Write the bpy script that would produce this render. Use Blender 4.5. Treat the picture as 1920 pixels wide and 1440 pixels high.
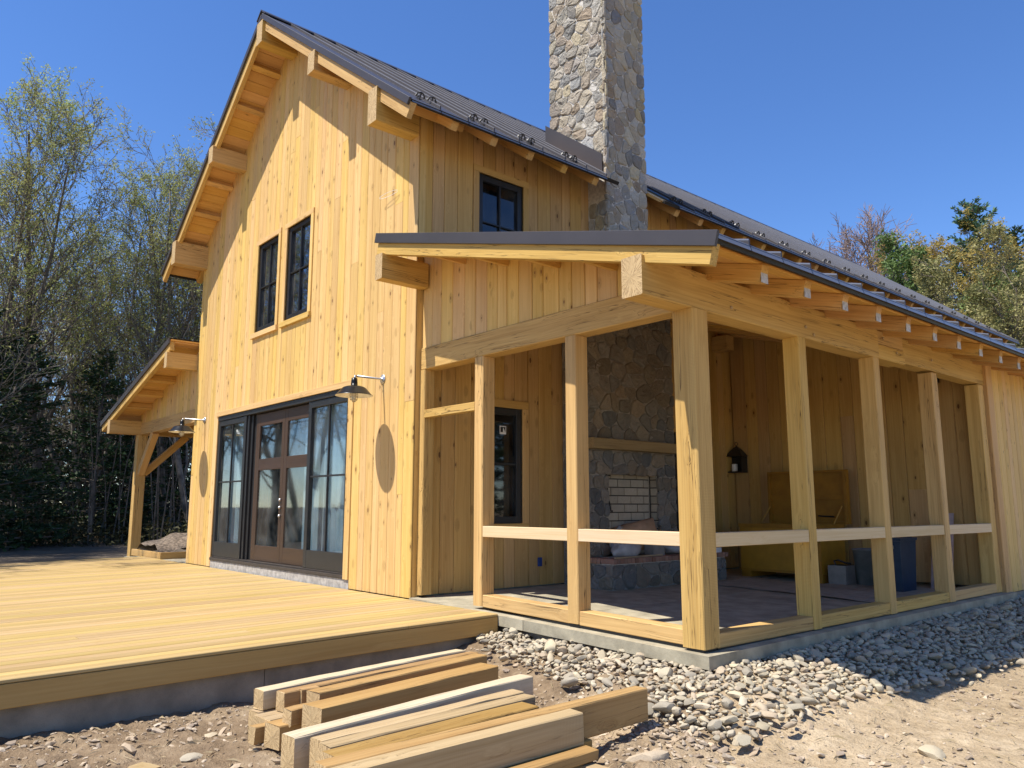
import bpy, math, random
import numpy as np
from mathutils import Vector, Matrix, noise

for _o in list(bpy.data.objects):
    bpy.data.objects.remove(_o)
R = random.Random(11)
S = bpy.context.scene
COL = S.collection

# ------------------------------------------------------------------ camera
cam = bpy.data.cameras.new('camera')
cam.sensor_width = 36.0
cam.lens = 27.39
cam.clip_start = 0.05
cam.clip_end = 3000
camo = bpy.data.objects.new('camera', cam)
COL.objects.link(camo)
camo.location = (7.856, -5.21, 1.05)
camo.rotation_euler = (math.radians(98.91), 0, math.radians(49.2))
S.camera = camo

# ------------------------------------------------------------------ sky, sun, exposure
SUN_DIR = Vector((0.24, 1.0, -1.86)).normalized()          # the way the light travels
SUN_EL = math.asin(-SUN_DIR.z)
SUN_AZ = math.atan2(-SUN_DIR.x, -SUN_DIR.y)                # clockwise from +Y
W = bpy.data.worlds.new('World')
S.world = W
W.use_nodes = True
wn = W.node_tree
wn.nodes.clear()
sky = wn.nodes.new('ShaderNodeTexSky')
sky.sky_type = 'NISHITA'
sky.sun_disc = False
sky.sun_elevation = SUN_EL
sky.sun_rotation = SUN_AZ
sky.altitude = 300
sky.air_density = 1.0
sky.dust_density = 0.0
sky.ozone_density = 6.0
bgn = wn.nodes.new('ShaderNodeBackground')
bgn.inputs['Strength'].default_value = 0.130
won = wn.nodes.new('ShaderNodeOutputWorld')
hsn = wn.nodes.new('ShaderNodeHueSaturation')
hsn.inputs['Saturation'].default_value = 1.14
hsn.inputs['Hue'].default_value = 0.508
wn.links.new(sky.outputs[0], hsn.inputs['Color'])
wn.links.new(hsn.outputs[0], bgn.inputs[0])
wn.links.new(bgn.outputs[0], won.inputs[0])
sl = bpy.data.lights.new('sun', 'SUN')
sl.energy = 5.0
sl.angle = math.radians(0.5)
sl.color = (1.0, 0.945, 0.86)
so = bpy.data.objects.new('sun', sl)
COL.objects.link(so)
so.location = (0, -20, 40)
so.rotation_euler = SUN_DIR.to_track_quat('-Z', 'Y').to_euler()
S.view_settings.view_transform = 'Standard'
S.view_settings.look = 'None'
S.view_settings.exposure = 0.63
S.view_settings.gamma = 1.0
S.view_settings.use_curve_mapping = False
S.cycles.max_bounces = 8
S.cycles.transparent_max_bounces = 12
S.cycles.use_denoising = True

# ------------------------------------------------------------------ materials
class NT:
    def __init__(self, name):
        self.m = bpy.data.materials.new(name)
        self.m.use_nodes = True
        self.t = self.m.node_tree
        self.t.nodes.clear()
        self.out = self.t.nodes.new('ShaderNodeOutputMaterial')
    def n(self, typ, props=None, **inp):
        nd = self.t.nodes.new(typ)
        for k, v in (props or {}).items():
            setattr(nd, k, v)
        for k, v in inp.items():
            self.set(nd, k, v)
        return nd
    def set(self, nd, k, v):
        key = int(k[1:]) if k[0] == 'i' and k[1:].isdigit() else k.replace('_', ' ')
        s = nd.inputs[key]
        if hasattr(v, 'bl_idname') and hasattr(v, 'outputs'):
            v = v.outputs[0]
        if isinstance(v, bpy.types.NodeSocket):
            self.t.links.new(v, s)
        else:
            if isinstance(v, (tuple, list)) and len(v) == 3 and s.type == 'RGBA':
                v = (*v, 1)
            s.default_value = v
    def math(self, op, a, b=0.0, clamp=False):
        return self.n('ShaderNodeMath', {'operation': op, 'use_clamp': clamp}, i0=a, i1=b)
    def vmath(self, op, a, b=(0, 0, 0)):
        return self.n('ShaderNodeVectorMath', {'operation': op}, i0=a, i1=b)
    def mix(self, f, a, b, mode='MIX'):
        nd = self.n('ShaderNodeMix', {'data_type': 'RGBA', 'blend_type': mode, 'clamp_factor': True})
        self.set(nd, 'i0', f)
        self.set(nd, 'i6', a)
        self.set(nd, 'i7', b)
        return nd.outputs[2]
    def ramp(self, f, stops):
        nd = self.n('ShaderNodeValToRGB', None, i0=f)
        e = nd.color_ramp.elements
        while len(e) < len(stops):
            e.new(0.5)
        for x, (p, c) in zip(e, stops):
            x.position = p
            x.color = (*c, 1) if len(c) == 3 else c
        return nd.outputs[0]
    def noise(self, v, scale, detail=3.0, rough=0.55, dist=0.0):
        return self.n('ShaderNodeTexNoise', None, Vector=v, Scale=scale, Detail=detail, Roughness=rough, Distortion=dist)
    def bump(self, h, strength=0.3, dist=0.01):
        return self.n('ShaderNodeBump', None, Height=h, Strength=strength, Distance=dist)
    def bsdf(self, **inp):
        nd = self.n('ShaderNodeBsdfPrincipled', None, **inp)
        self.t.links.new(nd.outputs[0], self.out.inputs[0])
        return nd
    def obj(self, shift=True):
        tc = self.n('ShaderNodeTexCoord')
        v = tc.outputs['Object']
        if shift:
            oi = self.n('ShaderNodeObjectInfo')
            self.rnd = oi.outputs['Random']
            cb = self.n('ShaderNodeCombineXYZ', None, X=self.math('MULTIPLY', self.rnd, 37.3), Y=self.math('MULTIPLY', self.rnd, 91.7), Z=self.math('MULTIPLY', self.rnd, 53.1))
            v = self.vmath('ADD', v, cb).outputs[0]
        return v


def wood(name, a, b, dark=(0.16, 0.075, 0.025), knot=0.5, ksize=1.0, kdens=(6.5, 6.5, 2.0), fine=1.0, rough=0.6, crack=0.0, vary=0.16, spec=0.25, saw=0.0, hue=0.009):
    """pine / oak: grain runs along the local Z of each piece"""
    N = NT(name)
    p = N.obj()
    vor = N.n('ShaderNodeTexVoronoi', {'feature': 'F1'}, Vector=N.vmath('MULTIPLY', p, kdens), Scale=1.0, Randomness=1.0)
    d = vor.outputs['Distance']
    c = N.n('ShaderNodeSeparateColor', None, i0=vor.outputs['Color']).outputs[0]
    halo = N.math('SUBTRACT', 1.0, N.math('MULTIPLY', d, 3.0), clamp=True)
    warp = N.noise(N.vmath('MULTIPLY', p, (3, 3, 0.7)), 1.0, 2)
    sep = N.n('ShaderNodeSeparateXYZ', None, i0=p)
    off = N.math('ADD', N.math('MULTIPLY', halo, 0.05), N.math('MULTIPLY', warp, 0.06))
    gx = N.math('ADD', sep.outputs[0], off)
    gy = N.math('ADD', sep.outputs[1], off)
    gv = N.n('ShaderNodeCombineXYZ', None, X=gx, Y=gy, Z=sep.outputs[2])
    g1 = N.noise(N.vmath('MULTIPLY', gv, (55 * fine, 55 * fine, 0.9)), 1.0, 4, 0.6)
    g2 = N.noise(N.vmath('MULTIPLY', gv, (9, 9, 0.35)), 1.0, 3, 0.55)
    f = N.math('ADD', N.math('MULTIPLY', g1, 0.65), N.math('MULTIPLY', g2, 0.5))
    base = N.ramp(f, [(0.38, b), (0.70, a)])
    v = N.math('ADD', 1.0 - vary / 2, N.math('MULTIPLY', N.rnd, vary))
    r2 = N.math('FRACT', N.math('MULTIPLY', N.rnd, 17.31))
    hsv = N.n('ShaderNodeHueSaturation', None, Hue=N.math('ADD', 0.5 - hue / 2, N.math('MULTIPLY', r2, hue)), Saturation=N.math('ADD', 0.94, N.math('MULTIPLY', r2, 0.12)), Value=v, Color=base)
    colr = hsv.outputs[0]
    if knot > 0:
        thr = N.math('MULTIPLY', N.math('SUBTRACT', c, 1.0 - knot), 0.22 * ksize)
        k = N.math('MULTIPLY', N.math('SUBTRACT', thr, d), 45.0, clamp=True)
        ring = N.math('MULTIPLY', N.math('SUBTRACT', N.math('MULTIPLY', thr, 2.6), d), 9.0, clamp=True)
        colr = N.mix(N.math('MULTIPLY', ring, 0.30), colr, tuple(x * 0.45 for x in b))
        colr = N.mix(N.math('MULTIPLY', k, 0.85), colr, dark)
    h = g1.outputs[0]
    if crack > 0:
        cv = N.noise(N.vmath('MULTIPLY', gv, (24, 24, 0.6)), 1.0, 3, 0.55, 0.5)
        ck = N.math('SUBTRACT', 1.0, N.math('MULTIPLY', N.math('ABSOLUTE', N.math('SUBTRACT', cv, 0.47)), 60.0), clamp=True)
        gate = N.math('MULTIPLY', N.math('SUBTRACT', N.noise(N.vmath('MULTIPLY', p, (5, 5, 0.8)), 1.0, 1), 0.43), 8.0, clamp=True)
        ck = N.math('MULTIPLY', N.math('MULTIPLY', ck, gate), crack)
        colr = N.mix(ck, colr, tuple(x * 0.35 for x in dark))
        h = N.math('SUBTRACT', h, N.math('MULTIPLY', ck, 1.6))
    if saw > 0:
        sw = N.n('ShaderNodeTexWave', {'wave_type': 'BANDS', 'bands_direction': 'Z'}, Vector=p, Scale=26.0, Distortion=1.2, Detail=2.0)
        gate2 = N.math('MULTIPLY', N.math('SUBTRACT', N.noise(N.vmath('MULTIPLY', p, (3, 3, 1.2)), 1.0, 1), 0.5), 6.0, clamp=True)
        sk = N.math('MULTIPLY', N.math('MULTIPLY', N.math('SUBTRACT', sw, 0.8), 4.0, clamp=True), N.math('MULTIPLY', gate2, saw))
        colr = N.mix(sk, colr, tuple(x * 0.5 for x in b))
        h = N.math('SUBTRACT', h, sk)
    bm = N.bump(h, 0.28, 0.004)
    N.bsdf(Base_Color=colr, Roughness=rough, Specular_IOR_Level=spec, Normal=bm)
    return N.m


def plain(name, c, rough=0.5, metal=0.0, spec=0.4, nscale=8.0, namt=0.12, bump=0.0, bscale=40.0, rnd=0.0, speck=0.0):
    N = NT(name)
    p = N.obj()
    nz = N.noise(p, nscale, 4)
    c2 = tuple(x * (1 - namt * 2) for x in c)
    c1 = tuple(min(1, x * (1 + namt)) for x in c)
    col = N.ramp(nz, [(0.3, c2), (0.7, c1)])
    if speck:
        s2 = N.noise(p, 160.0, 2)
        col = N.mix(N.math('MULTIPLY', N.math('SUBTRACT', s2, 0.5), speck, clamp=True), col, tuple(x * 0.45 for x in c))
    if rnd:
        col = N.n('ShaderNodeHueSaturation', None, Hue=0.5, Saturation=1.0, Value=N.math('ADD', 1 - rnd / 2, N.math('MULTIPLY', N.rnd, rnd)), Color=col).outputs[0]
    kw = dict(Base_Color=col, Roughness=rough, Metallic=metal, Specular_IOR_Level=spec)
    if bump:
        kw['Normal'] = N.bump(N.noise(p, bscale, 5, 0.65), bump, 0.01)
    N.bsdf(**kw)
    return N.m


def stone_mat(name, stops, rough=0.85, bscale=24.0, bstr=0.9, fine=60.0, hsvv=0.35, bdist=0.035):
    N = NT(name)
    p = N.obj()
    base = N.ramp(N.rnd, stops)
    n1 = N.noise(p, 9.0, 5, 0.65)
    n2 = N.noise(p, fine, 3, 0.7)
    f = N.math('ADD', N.math('MULTIPLY', n1, 0.7), N.math('MULTIPLY', n2, 0.5))
    r2 = N.math('FRACT', N.math('MULTIPLY', N.rnd, 29.7))
    val = N.math('ADD', 1 - hsvv / 2, N.math('MULTIPLY', r2, hsvv))
    col = N.n('ShaderNodeHueSaturation', None, Hue=0.5, Saturation=1.0, Value=N.math('MULTIPLY', val, N.math('ADD', 0.55, N.math('MULTIPLY', f, 0.78))), Color=base).outputs[0]
    h = N.math('ADD', N.noise(p, bscale, 6, 0.72), N.math('MULTIPLY', n2, 0.35))
    N.bsdf(Base_Color=col, Roughness=rough, Specular_IOR_Level=0.25, Normal=N.bump(h, bstr, bdist))
    return N.m


def leaf_mat(name, c1, c2, rough=0.55, trans=0.25, scale=0.9):
    N = NT(name)
    p = N.obj()
    nz = N.noise(p, scale, 3, 0.7)
    n2 = N.noise(p, 9.0, 1)
    f = N.math('ADD', N.math('MULTIPLY', nz, 0.7), N.math('MULTIPLY', n2, 0.45))
    col = N.ramp(f, [(0.42, c1), (0.68, c2)])
    col = N.n('ShaderNodeHueSaturation', None, Hue=N.math('ADD', 0.485, N.math('MULTIPLY', N.rnd, 0.03)), Saturation=1.0, Value=N.math('ADD', 0.8, N.math('MULTIPLY', N.rnd, 0.4)), Color=col).outputs[0]
    b = N.n('ShaderNodeBsdfPrincipled', None, Base_Color=col, Roughness=rough, Specular_IOR_Level=0.2)
    t = N.n('ShaderNodeBsdfTranslucent', None, Color=col)
    m = N.n('ShaderNodeMixShader', None, i0=trans, i1=b, i2=t)
    N.t.links.new(m.outputs[0], N.out.inputs[0])
    return N.m


def glass_mat(name, tint=(0.35, 0.4, 0.42), refl=0.0):
    N = NT(name)
    p = N.obj()
    ge = N.n('ShaderNodeNewGeometry')
    cs = N.math('ABSOLUTE', N.n('ShaderNodeVectorMath', {'operation': 'DOT_PRODUCT'}, i0=ge.outputs['Normal'], i1=ge.outputs['Incoming']).outputs['Value'])
    fr = N.math('ADD', 0.04, N.math('MULTIPLY', 0.96, N.math('POWER', N.math('SUBTRACT', 1.0, cs, clamp=True), 5.0)))
    smudge = N.noise(p, 2.2, 4, 0.6)
    gl = N.n('ShaderNodeBsdfGlossy', None, Color=(0.95, 0.97, 1.0), Roughness=0.03, Normal=N.bump(N.noise(p, 1.3, 1), 0.05, 0.01))
    tr = N.n('ShaderNodeBsdfTransparent', None, Color=tint)
    f = N.math('ADD', N.math('MULTIPLY', fr, 1.0), refl, clamp=True)
    m = N.n('ShaderNodeMixShader', None, i0=f, i1=tr, i2=gl)
    df = N.n('ShaderNodeBsdfDiffuse', None, Color=(0.5, 0.52, 0.5))
    m2 = N.n('ShaderNodeMixShader', None, i0=N.math('MULTIPLY', N.math('SUBTRACT', smudge, 0.42), 0.22, clamp=True), i1=m, i2=df)
    N.t.links.new(m2.outputs[0], N.out.inputs[0])
    return N.m


M = {}
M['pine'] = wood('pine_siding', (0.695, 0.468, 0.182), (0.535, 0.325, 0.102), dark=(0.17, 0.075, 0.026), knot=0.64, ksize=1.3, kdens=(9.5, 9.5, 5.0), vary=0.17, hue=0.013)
M['pine_shaded'] = wood('pine_boards_shaded', (0.544, 0.340, 0.123), (0.408, 0.234, 0.075), dark=(0.09, 0.035, 0.012), knot=0.62, ksize=1.3, kdens=(8.0, 8.0, 3.6), vary=0.24)  # siding pine darkened: shade of the side wall and porch is in the colour
M['soffit'] = wood('pine_soffit', (0.663, 0.391, 0.132), (0.527, 0.281, 0.081), knot=0.3, vary=0.16)
M['oak'] = wood('oak_timber', (0.595, 0.387, 0.136), (0.425, 0.251, 0.075), dark=(0.13, 0.06, 0.02), knot=0.2, ksize=0.9, kdens=(5, 5, 1.3), crack=0.9, vary=0.14, saw=0.5)
M['mantel'] = wood('mantel_beam', (0.340, 0.246, 0.119), (0.246, 0.162, 0.072), knot=0.3, crack=0.5)
M['oak_pale'] = wood('pale_oak_rail', (0.680, 0.527, 0.323), (0.578, 0.416, 0.221), knot=0.22, ksize=0.8, vary=0.12)
M['rafter'] = wood('rafter_timber', (0.629, 0.383, 0.132), (0.493, 0.272, 0.078), knot=0.2, crack=0.6, vary=0.15)
M['deck'] = wood('deck_boards', (0.476, 0.344, 0.153), (0.370, 0.245, 0.089), knot=0.0, fine=1.1, vary=0.26, rough=0.55, hue=0.015)
M['rim'] = wood('deck_rim', (0.50, 0.315, 0.100), (0.42, 0.25, 0.070), knot=0.12, ksize=0.4, vary=0.05)
M['log_pale'] = wood('fresh_sawn_pale', (0.468, 0.348, 0.200), (0.348, 0.242, 0.123), knot=0.3, ksize=0.8, vary=0.22, crack=0.6, saw=0.4)
M['log_white'] = wood('fresh_sawn_whitish', (0.578, 0.484, 0.332), (0.468, 0.365, 0.221), knot=0.15, vary=0.1, crack=0.4, saw=0.2)
M['log_orange'] = wood('sawn_orange', (0.399, 0.251, 0.098), (0.297, 0.170, 0.058), knot=0.3, ksize=0.8, vary=0.25, crack=0.7, saw=0.4)
def endgrain_mat():
    N = NT('end_grain')
    p = N.obj(False)
    sep = N.n('ShaderNodeSeparateXYZ', None, i0=p)
    x, y = N.math('ADD', sep.outputs[0], 0.012), N.math('SUBTRACT', sep.outputs[1], 0.009)
    th = N.math('ARCTAN2', y, x)
    r = N.math('SQRT', N.math('ADD', N.math('MULTIPLY', x, x), N.math('MULTIPLY', y, y)))
    rings = N.math('SINE', N.math('ADD', N.math('MULTIPLY', r, 620.0), N.math('MULTIPLY', N.noise(p, 14.0, 2), 9.0)))
    cv = N.n('ShaderNodeCombineXYZ', None, X=N.math('MULTIPLY', N.math('COSINE', th), 3.2), Y=N.math('MULTIPLY', N.math('SINE', th), 3.2), Z=N.math('MULTIPLY', r, 2.5))
    ck = N.math('SUBTRACT', 1.0, N.math('MULTIPLY', N.math('ABSOLUTE', N.math('SUBTRACT', N.noise(cv, 2.2, 3, 0.65), 0.5)), 26.0), clamp=True)
    c = N.mix(N.math('MULTIPLY', N.math('ADD', rings, 1.0), 0.28), (0.56, 0.41, 0.22), (0.42, 0.28, 0.13))
    c = N.mix(N.math('MULTIPLY', ck, 0.75), c, (0.16, 0.085, 0.035))
    N.bsdf(Base_Color=c, Roughness=0.8, Specular_IOR_Level=0.15, Normal=N.bump(N.math('MULTIPLY', ck, -1.0), 0.4, 0.004))
    return N.m


M['endgrain'] = endgrain_mat()
M['bluewash'] = plain('weathered_tail_end', (0.533, 0.516, 0.499), 0.7, nscale=25, namt=0.2)
M['door'] = wood('dark_stained_door', (0.062, 0.033, 0.018), (0.036, 0.019, 0.011), knot=0, rough=0.45, vary=0.1, spec=0.4)
M['metal'] = plain('roof_metal', (0.052, 0.046, 0.046), 0.42, metal=0.0, spec=0.4, nscale=2, namt=0.06)
M['eave'] = plain('dark_eave_edge', (0.022, 0.020, 0.018), 0.5, spec=0.25)
M['seam'] = plain('roof_seam_highlight', (0.26, 0.25, 0.25), 0.30, metal=0.5, spec=0.6, nscale=2, namt=0.06)  # roof metal made paler on the seams, painting in their sky highlights
M['black'] = plain('black_paint', (0.018, 0.017, 0.017), 0.4, spec=0.45, namt=0.1)
M['track'] = plain('dark_bronze_track', (0.045, 0.036, 0.03), 0.5, spec=0.4)
M['glass'] = glass_mat('window_glass', (0.80, 0.86, 0.88), 0.05)
M['glass_dark'] = glass_mat('dark_glass', (0.30, 0.34, 0.40), 0.03)
M['glass_blue'] = glass_mat('coated_glass', (0.40, 0.45, 0.52), 0.24)
M['conc'] = plain('concrete', (0.345, 0.305, 0.225), 0.85, nscale=5, namt=0.16, bump=0.25, bscale=60, speck=2.0)
M['floor'] = plain('porch_concrete', (0.38, 0.335, 0.235), 0.85, nscale=5, namt=0.18, bump=0.25, bscale=60, speck=2.0)
M['found'] = plain('foundation_concrete', (0.29, 0.245, 0.185), 0.9, nscale=4, namt=0.16, bump=0.3, bscale=40, speck=1.5)
M['plaster'] = plain('rough_mortar_strip', (0.396, 0.370, 0.335), 0.9, nscale=12, namt=0.2, bump=0.6, bscale=45)
M['mortar'] = plain('mortar', (0.56, 0.52, 0.455), 0.95, nscale=20, namt=0.15, bump=0.6, bscale=70)
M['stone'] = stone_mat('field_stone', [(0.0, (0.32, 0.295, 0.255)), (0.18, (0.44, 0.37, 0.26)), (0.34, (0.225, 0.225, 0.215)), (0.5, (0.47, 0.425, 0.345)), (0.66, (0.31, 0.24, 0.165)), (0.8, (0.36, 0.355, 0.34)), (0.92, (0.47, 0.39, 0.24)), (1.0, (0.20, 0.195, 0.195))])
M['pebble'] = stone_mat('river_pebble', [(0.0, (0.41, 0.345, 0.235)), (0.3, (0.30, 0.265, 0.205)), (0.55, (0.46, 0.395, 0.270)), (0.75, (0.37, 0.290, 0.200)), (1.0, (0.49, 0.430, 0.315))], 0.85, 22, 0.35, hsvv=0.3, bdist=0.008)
M['stone_shaded'] = stone_mat('fireplace_stone', [(0.0, (0.20, 0.19, 0.17)), (0.25, (0.27, 0.22, 0.16)), (0.45, (0.15, 0.15, 0.145)), (0.65, (0.25, 0.23, 0.20)), (0.85, (0.18, 0.15, 0.11)), (1.0, (0.28, 0.24, 0.18))])  # same stone as the chimney, darkened for the shade under the porch roof
M['mortar_shaded'] = plain('fireplace_mortar_shaded', (0.31, 0.28, 0.24), 0.95, nscale=20, namt=0.15, bump=0.6, bscale=70)  # chimney mortar with the porch shade put into its colour
M['brick'] = stone_mat('hearth_brick', [(0.0, (0.25, 0.13, 0.085)), (0.5, (0.33, 0.19, 0.13)), (1.0, (0.28, 0.16, 0.12))], 0.9, 50, 0.4, bdist=0.006)
M['firebrick'] = stone_mat('fire_brick', [(0.0, (0.38, 0.325, 0.245)), (1.0, (0.46, 0.395, 0.30))], 0.9, 60, 0.2, hsvv=0.12, bdist=0.004)
M['soot'] = plain('dark_joint', (0.05, 0.04, 0.035), 0.95)
M['steel'] = plain('galvanised_steel', (0.55, 0.54, 0.53), 0.35, metal=0.9)
M['enamel'] = plain('white_enamel', (0.80, 0.79, 0.76), 0.3)
M['lampblack'] = plain('lamp_black', (0.008, 0.008, 0.008), 0.3, spec=0.25)
M['bulb'] = plain('bulb_glass', (0.75, 0.72, 0.66), 0.15, spec=0.6)
M['yellow'] = plain('worn_yellow_paint', (0.43, 0.21, 0.018), 0.5, nscale=7, namt=0.08)
M['yellow_in'] = plain('rusty_yellow_paint', (0.33, 0.15, 0.012), 0.6, nscale=6, namt=0.1)
M['bluebin'] = plain('blue_plastic', (0.016, 0.042, 0.080), 0.4)
M['greyplast'] = plain('grey_plastic', (0.20, 0.205, 0.19), 0.5)
M['card'] = plain('grey_carton', (0.27, 0.24, 0.205), 0.8)
M['kraft'] = plain('kraft_paper', (0.42, 0.25, 0.14), 0.8, bump=0.5, bscale=14)
M['bagwhite'] = plain('white_plastic_bag', (0.40, 0.385, 0.37), 0.4, bump=0.7, bscale=10)
M['pinkboard'] = plain('pink_board', (0.46, 0.34, 0.31), 0.8)
M['paper'] = plain('floor_paper', (0.36, 0.325, 0.25), 0.7, bump=0.3, bscale=6)
M['curtain'] = plain('white_sheet', (0.36, 0.42, 0.45), 0.8, nscale=3, namt=0.1)
M['sheet_in'] = plain('grey_green_sheet', (0.34, 0.36, 0.29), 0.8, nscale=1.6, namt=0.3)
M['room'] = plain('room_lining', (0.42, 0.43, 0.38), 0.9)
M['blueplate'] = plain('blue_box', (0.02, 0.05, 0.2), 0.5)
M['sticker'] = plain('white_sticker', (0.75, 0.75, 0.74), 0.5, namt=0.02)
M['bark'] = plain('bark', (0.18, 0.148, 0.112), 0.95, nscale=3, namt=0.3, bump=0.6, bscale=14)
M['bark_pale'] = plain('bark_pale', (0.27, 0.235, 0.19), 0.95, nscale=3, namt=0.35, bump=0.4, bscale=14)
M['bark_red'] = plain('bare_twigs_reddish', (0.27, 0.19, 0.155), 0.9, nscale=1, namt=0.25)
M['leaf_spring'] = leaf_mat('leaf_spring', (0.23, 0.26, 0.07), (0.46, 0.48, 0.16), trans=0.4)
M['leaf_olive'] = leaf_mat('leaf_olive', (0.12, 0.13, 0.04), (0.38, 0.34, 0.14))
M['leaf_gold'] = leaf_mat('leaf_gold', (0.27, 0.21, 0.05), (0.48, 0.36, 0.11), trans=0.4)
M['leaf_green'] = leaf_mat('leaf_green', (0.065, 0.115, 0.03), (0.18, 0.24, 0.075))
M['needle'] = leaf_mat('needle_dark', (0.012, 0.028, 0.012), (0.045, 0.075, 0.025), trans=0.08)
M['needle_blue'] = leaf_mat('needle_bluegreen', (0.035, 0.075, 0.042), (0.12, 0.19, 0.10), trans=0.12)
M['brush'] = leaf_mat('brush_leaf', (0.02, 0.022, 0.01), (0.075, 0.07, 0.028), trans=0.1)
M['mulch'] = plain('mulch', (0.20, 0.155, 0.115), 0.95, nscale=18, namt=0.4, bump=1.0, bscale=25)
M['straw'] = plain('straw', (0.46, 0.36, 0.21), 0.9, rnd=0.4)


def dirt_mat():
    N = NT('dirt')
    tc = N.n('ShaderNodeTexCoord')
    p = tc.outputs['Object']
    n0 = N.noise(p, 0.22, 4, 0.6)
    n1 = N.noise(p, 1.1, 6, 0.65)
    n2 = N.noise(p, 9.0, 6, 0.7)
    n3 = N.noise(p, 46.0, 4, 0.7)
    f = N.math('ADD', N.math('MULTIPLY', n1, 0.55), N.math('MULTIPLY', n2, 0.45))
    c = N.ramp(f, [(0.32, (0.24, 0.175, 0.105)), (0.50, (0.40, 0.305, 0.19)), (0.66, (0.54, 0.43, 0.285))])
    c = N.mix(N.math('MULTIPLY', N.math('SUBTRACT', n3, 0.52), 3.2, clamp=True), c, (0.15, 0.105, 0.065))
    c = N.mix(N.math('MULTIPLY', N.math('SUBTRACT', n0, 0.5), 2.0, clamp=True), c, (0.50, 0.395, 0.255))
    sep = N.n('ShaderNodeSeparateXYZ', None, i0=p)
    dug = N.math('MULTIPLY', N.math('ADD', N.math('SUBTRACT', 4.75, sep.outputs[0]), N.math('MULTIPLY', N.math('SUBTRACT', N.noise(p, 0.9, 3), 0.5), 4.0)), 0.9, clamp=True)
    c = N.mix(N.math('MULTIPLY', dug, 0.85), c, N.ramp(f, [(0.34, (0.105, 0.070, 0.043)), (0.5, (0.225, 0.160, 0.100)), (0.66, (0.37, 0.285, 0.185))]))
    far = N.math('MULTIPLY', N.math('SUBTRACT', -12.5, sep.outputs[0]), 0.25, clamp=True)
    c = N.mix(far, c, N.ramp(n1, [(0.35, (0.10, 0.080, 0.058)), (0.65, (0.165, 0.132, 0.096))]))  # left yard darkened: part of the tree shade is put into the ground colour
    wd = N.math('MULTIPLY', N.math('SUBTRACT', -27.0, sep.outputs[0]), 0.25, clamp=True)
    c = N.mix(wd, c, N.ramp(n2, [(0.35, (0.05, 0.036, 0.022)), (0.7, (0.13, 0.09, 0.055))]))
    h = N.math('ADD', N.math('MULTIPLY', n2, 1.0), N.math('MULTIPLY', n3, 0.35))
    N.bsdf(Base_Color=c, Roughness=0.95, Specular_IOR_Level=0.1, Normal=N.bump(h, 0.9, 0.05))
    return N.m


M['dirt'] = dirt_mat()

# ------------------------------------------------------------------ object helpers
WM = {}


def link(o, parent=None, Mx=None):
    COL.objects.link(o)
    Mx = Mx if Mx is not None else Matrix()
    if parent is not None:
        o.parent = parent
        o.matrix_parent_inverse = WM[parent.name].inverted()
    o.matrix_basis = Mx
    WM[o.name] = Mx.copy()
    return o


def setp(o, label=None, cat=None, group=None, kind=None):
    for k, v in (('label', label), ('category', cat), ('group', group), ('kind', kind)):
        if v:
            o[k] = v
    return o


def empty(name, loc, label=None, cat=None, group=None):
    o = bpy.data.objects.new(name, None)
    o.empty_display_size = 0.3
    link(o, None, Matrix.Translation(loc))
    return setp(o, label, cat, group)


def mk(name, V, F, mats, smooth=False, fm=None):
    me = bpy.data.meshes.new(name)
    me.from_pydata([tuple(v) for v in V], [], [tuple(f) for f in F])
    for m in (mats if isinstance(mats, (list, tuple)) else [mats]):
        me.materials.append(m)
    if fm is not None:
        me.polygons.foreach_set('material_index', fm)
    if smooth:
        me.polygons.foreach_set('use_smooth', [True] * len(me.polygons))
    me.update()
    return me


def ob(name, me, parent=None, Mx=None, **kw):
    return setp(link(bpy.data.objects.new(name, me), parent, Mx), **kw)


def oct_section(w, t, c):
    a, b = w / 2, t / 2
    c = min(c, a * 0.8, b * 0.8)
    return [(-a + c, -b), (a - c, -b), (a, -b + c), (a, b - c), (a - c, b), (-a + c, b), (-a, b - c), (-a, -b + c)]


def prism(sec, L, s0=0.0, s1=0.0, z0=0.0):
    n = len(sec)
    V = [(x, y, z0 + x * s0) for x, y in sec] + [(x, y, z0 + L + x * s1) for x, y in sec]
    F = [(i, (i + 1) % n, n + (i + 1) % n, n + i) for i in range(n)]
    F += [tuple(range(n - 1, -1, -1)), tuple(range(n, 2 * n))]
    return V, F


def frame(a, b, xdir):
    a, b = Vector(a), Vector(b)
    z = (b - a).normalized()
    x = Vector(xdir)
    x = (x - z * x.dot(z)).normalized()
    y = z.cross(x)
    m = Matrix((x, y, z)).transposed().to_4x4()
    m.translation = a
    return m, (b - a).length


def piece(name, parent, mat, a, b, w, t, xdir=(1, 0, 0), c=0.006, s0=0.0, s1=0.0, endmat=None, **kw):
    """a timber from a to b; w along xdir, t across; grain along its length"""
    m, L = frame(a, b, xdir)
    V, F = prism(oct_section(w, t, c), L, s0, s1)
    mats = [mat]
    fm = None
    if endmat:
        mats.append(endmat)
        fm = [0] * 8 + [1, 1]
    return ob(name, mk(name, V, F, mats, fm=fm), parent, m, **kw)


def box(name, parent, mat, lo, hi, c=0.004, axis=None, **kw):
    lo, hi = Vector(lo), Vector(hi)
    d = hi - lo
    ax = axis if axis is not None else max(range(3), key=lambda i: d[i])
    ce = (lo + hi) / 2
    a, b = ce.copy(), ce.copy()
    a[ax], b[ax] = lo[ax], hi[ax]
    xd = Vector((0, 0, 0))
    xi = (ax + 1) % 3
    xd[xi] = 1
    return piece(name, parent, mat, a, b, d[xi], d[(ax + 2) % 3], xd, c, **kw)


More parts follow.
